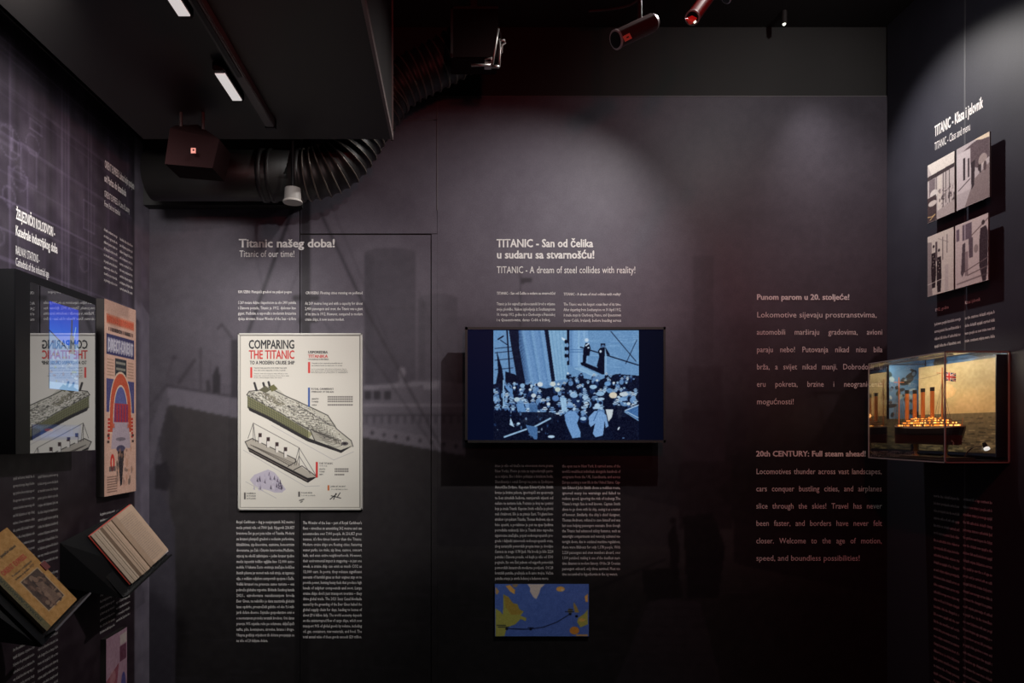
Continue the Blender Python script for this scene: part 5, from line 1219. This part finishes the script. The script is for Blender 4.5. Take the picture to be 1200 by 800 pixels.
for px, top, r_ in ((1053.5, 442, .0026), (1104.2, 430.5, .0034)):
    y = F*xs/(px-CX); zt3 = CZ+(CY-top)*(xs/(px-CX)); masts.append((y, zt3))
    mm = bobj('mast', cyl_bm((xs, y, zd), (xs, y, zt3), r_, r_*.7, 12), M_mast, shp)
    bobj('yard', cyl_bm((xs-.022, y, zt3-.022), (xs+.022, y, zt3-.022), .0012, seg=8), M_mast, mm)
bmx = bmesh.new(); ym, zm = masts[1]; yq, zq = masts[0]
def sag(p, q, s=.01, n=10): return [Vector(p).lerp(Vector(q), i/n)-Vector((0, 0, s*4*(i/n)*(1-i/n))) for i in range(n+1)]
tube_bm(sag((xs, ym, zm-.02), (xs, yq, zq-.01), .012), .0006, 5, bmx)
for sx in (-.022, .022):
    for dy in (-.02, 0, .02): tube_bm([(xs, ym, zm-.05), (xs+sx, ym+dy, zd+.01)], .0005, 5, bmx); tube_bm([(xs, yq, zq-.03), (xs+sx*.8, yq+dy, zd+.01)], .0005, 5, bmx)
for dy in (.02, .05): tube_bm([(xs, ym, zm-.09), (xs-.01, ym-dy, zd+.02)], .0005, 5, bmx)
tube_bm([(xs, yq, zq-.02), (xs, L1-.01, zd+.01)], .0006, 5, bmx)
bobj('rigging', bmx, mat('rigging_cord', (.06, .045, .035), .7), shp)
bobj('flagstaff', cyl_bm((xs, L0+.006, zd), (xs, L0+.002, zd+.035), .0009, seg=8), M_mast, shp)
fl = Pic(0, 0, 60, 40, 1.5, (40, 44, 92))
for a, b in (((0, 0), (60, 40)), ((0, 40), (60, 0))): fl.line(a, b, 8, (205, 195, 190)); fl.line(a, b, 3, (178, 44, 44))
fl.rect(0, 13, 60, 27, (205, 195, 190)); fl.rect(23, 0, 37, 40, (205, 195, 190)); fl.rect(0, 16, 60, 24, (178, 44, 44)); fl.rect(26, 0, 34, 40, (178, 44, 44))
s_f = xs/(1105.-CX); fO = np.array((xs, F*s_f-.004, CZ+(CY-435.5)*s_f))
def flag_fn(X, Y):
    a_ = X/60.; b_ = Y/40.; 
    return np.stack([fO[0]+.030*a_+.003*np.sin(a_*7), fO[1]-.020*a_+.004*np.sin(a_*6), fO[2]-.034*b_-.008*a_*(1)+.0*a_], -1)
fl.obj('flag', flag_fn, M_print, shp)
bobj('rudder', box_bm((xs-.0015, L0+.008, zk+.002), (xs+.0015, L0+.026, zk+.036)), M_hr, shp)
for sx in (-.013, 0.0, .013):
    bmx = bmesh.new(); c_ = Vector((xs+sx, L0+.030, zk+.012))
    for k in range(3):
        a_ = k*2.094+.4; bmesh.ops.create_uvsphere(bmx, u_segments=8, v_segments=6, radius=1, matrix=Matrix.Translation(c_+Vector((math.cos(a_)*.006, 0, math.sin(a_)*.006))) @ Matrix.Rotation(-a_, 4, 'Y') @ Matrix.Diagonal((.006, .0012, .003, 1)))
    bobj('propeller', bmx, mat('propeller_metal', (.6, .55, .5), .3, .7), shp)
M_brass = mat('brass', (.35, .26, .09), .3, .9)
for px in (1073, 1108):
    y = min(max(F*xs/(px-CX), L0+.05), L1-.05)
    sd_ = thing('model_support', 'turned brass support under the %s of the liner model' % ('middle' if px < 1090 else 'stern'), 'stand', (xs, y, cb_+.016), 'brass supports under the model')
    for z0_, z1_, ra_, rb_ in ((cb_+.016, cb_+.022, .014, .012), (cb_+.022, cb_+.034, .007, .005), (cb_+.034, cb_+.044, .009, .009), (cb_+.044, zk+.003, .006, .010)):
        bobj('turned_section', cyl_bm((xs, y, z0_), (xs, y, z1_), ra_, rb_, 20), M_brass, sd_)
tag(box('model_plinth', (xs-.045, L0-.005+.02, cb_+.008), (xs+.06, L1-.03, cb_+.016), mat('plinth_wood', (.03, .02, .015), .4)), 'dark flat plinth board carrying the liner model in the display case', 'plinth')
# gooseneck lamp
gk = thing('gooseneck_lamp', 'little gooseneck lamp with chrome head at the near end of the display case', 'lamp', (2.0, 2.42, cb_+.01))
XK = 2.02
gp = smooth_path([PX(x, y, XK) for x, y in ((1119, 536), (1129, 536.5), (1134, 529), (1141, 524), (1150, 523))], 8)
bobj('neck', tube_bm(gp, .0022, 10), mat('bronze_neck', (.16, .12, .09), .4, .5), gk, True)
h0, h1_ = PX(1150, 523, XK), PX(1156, 524.5, XK)
bobj('head', cyl_bm(PX(1153, 519, XK), PX(1156, 525.5, XK), .006, .009, 20), M_blackgl, gk)
bobj('head_rim', cyl_bm(PX(1155.8, 524.6, XK), PX(1157, 526.5, XK), .0095, seg=20), mat('lamp_chrome_lit', (.8, .8, .8), .2, .5, emis=(1, .98, .9), estr=.7), gk)
bobj('foot', cyl_bm(Vector((gp[0].x, gp[0].y, cb_+.008)), Vector((gp[0].x, gp[0].y, cb_+.014)), .012, seg=20), M_blackgl, gk)
# lights inside the case
lc = bpy.data.lights.new('case_strip_light', 'AREA'); lc.shape = 'RECTANGLE'; lc.size = .03; lc.size_y = .38; lc.energy = .8; lc.color = (1, .86, .62)
lo = bpy.data.objects.new('case_strip_light', lc); COL.objects.link(lo); lo.location = (XG+.06, 2.61, ct-.012); lo.rotation_euler = Vector((.45, 0, -1)).to_track_quat('-Z', 'Y').to_euler()
lo.rotation_euler = (0, math.radians(-32), 0)
for y, p_ in ((2.46, .05), (2.54, .05), (2.64, .03), (2.74, .02)): point('deck_glow', (xs-.045, y, zd+.055), p_, (1, .42, .12), .01)
ls = thing('strip_lamp', 'thin warm strip lamp along the upper front edge of the display case', 'lamp', (XG+.05, 2.61, ct-.006))
box('strip', (XG+.045, ZN+.03, ct-.009), (XG+.055, ZFc-.03, ct-.005), M_frame, ls)
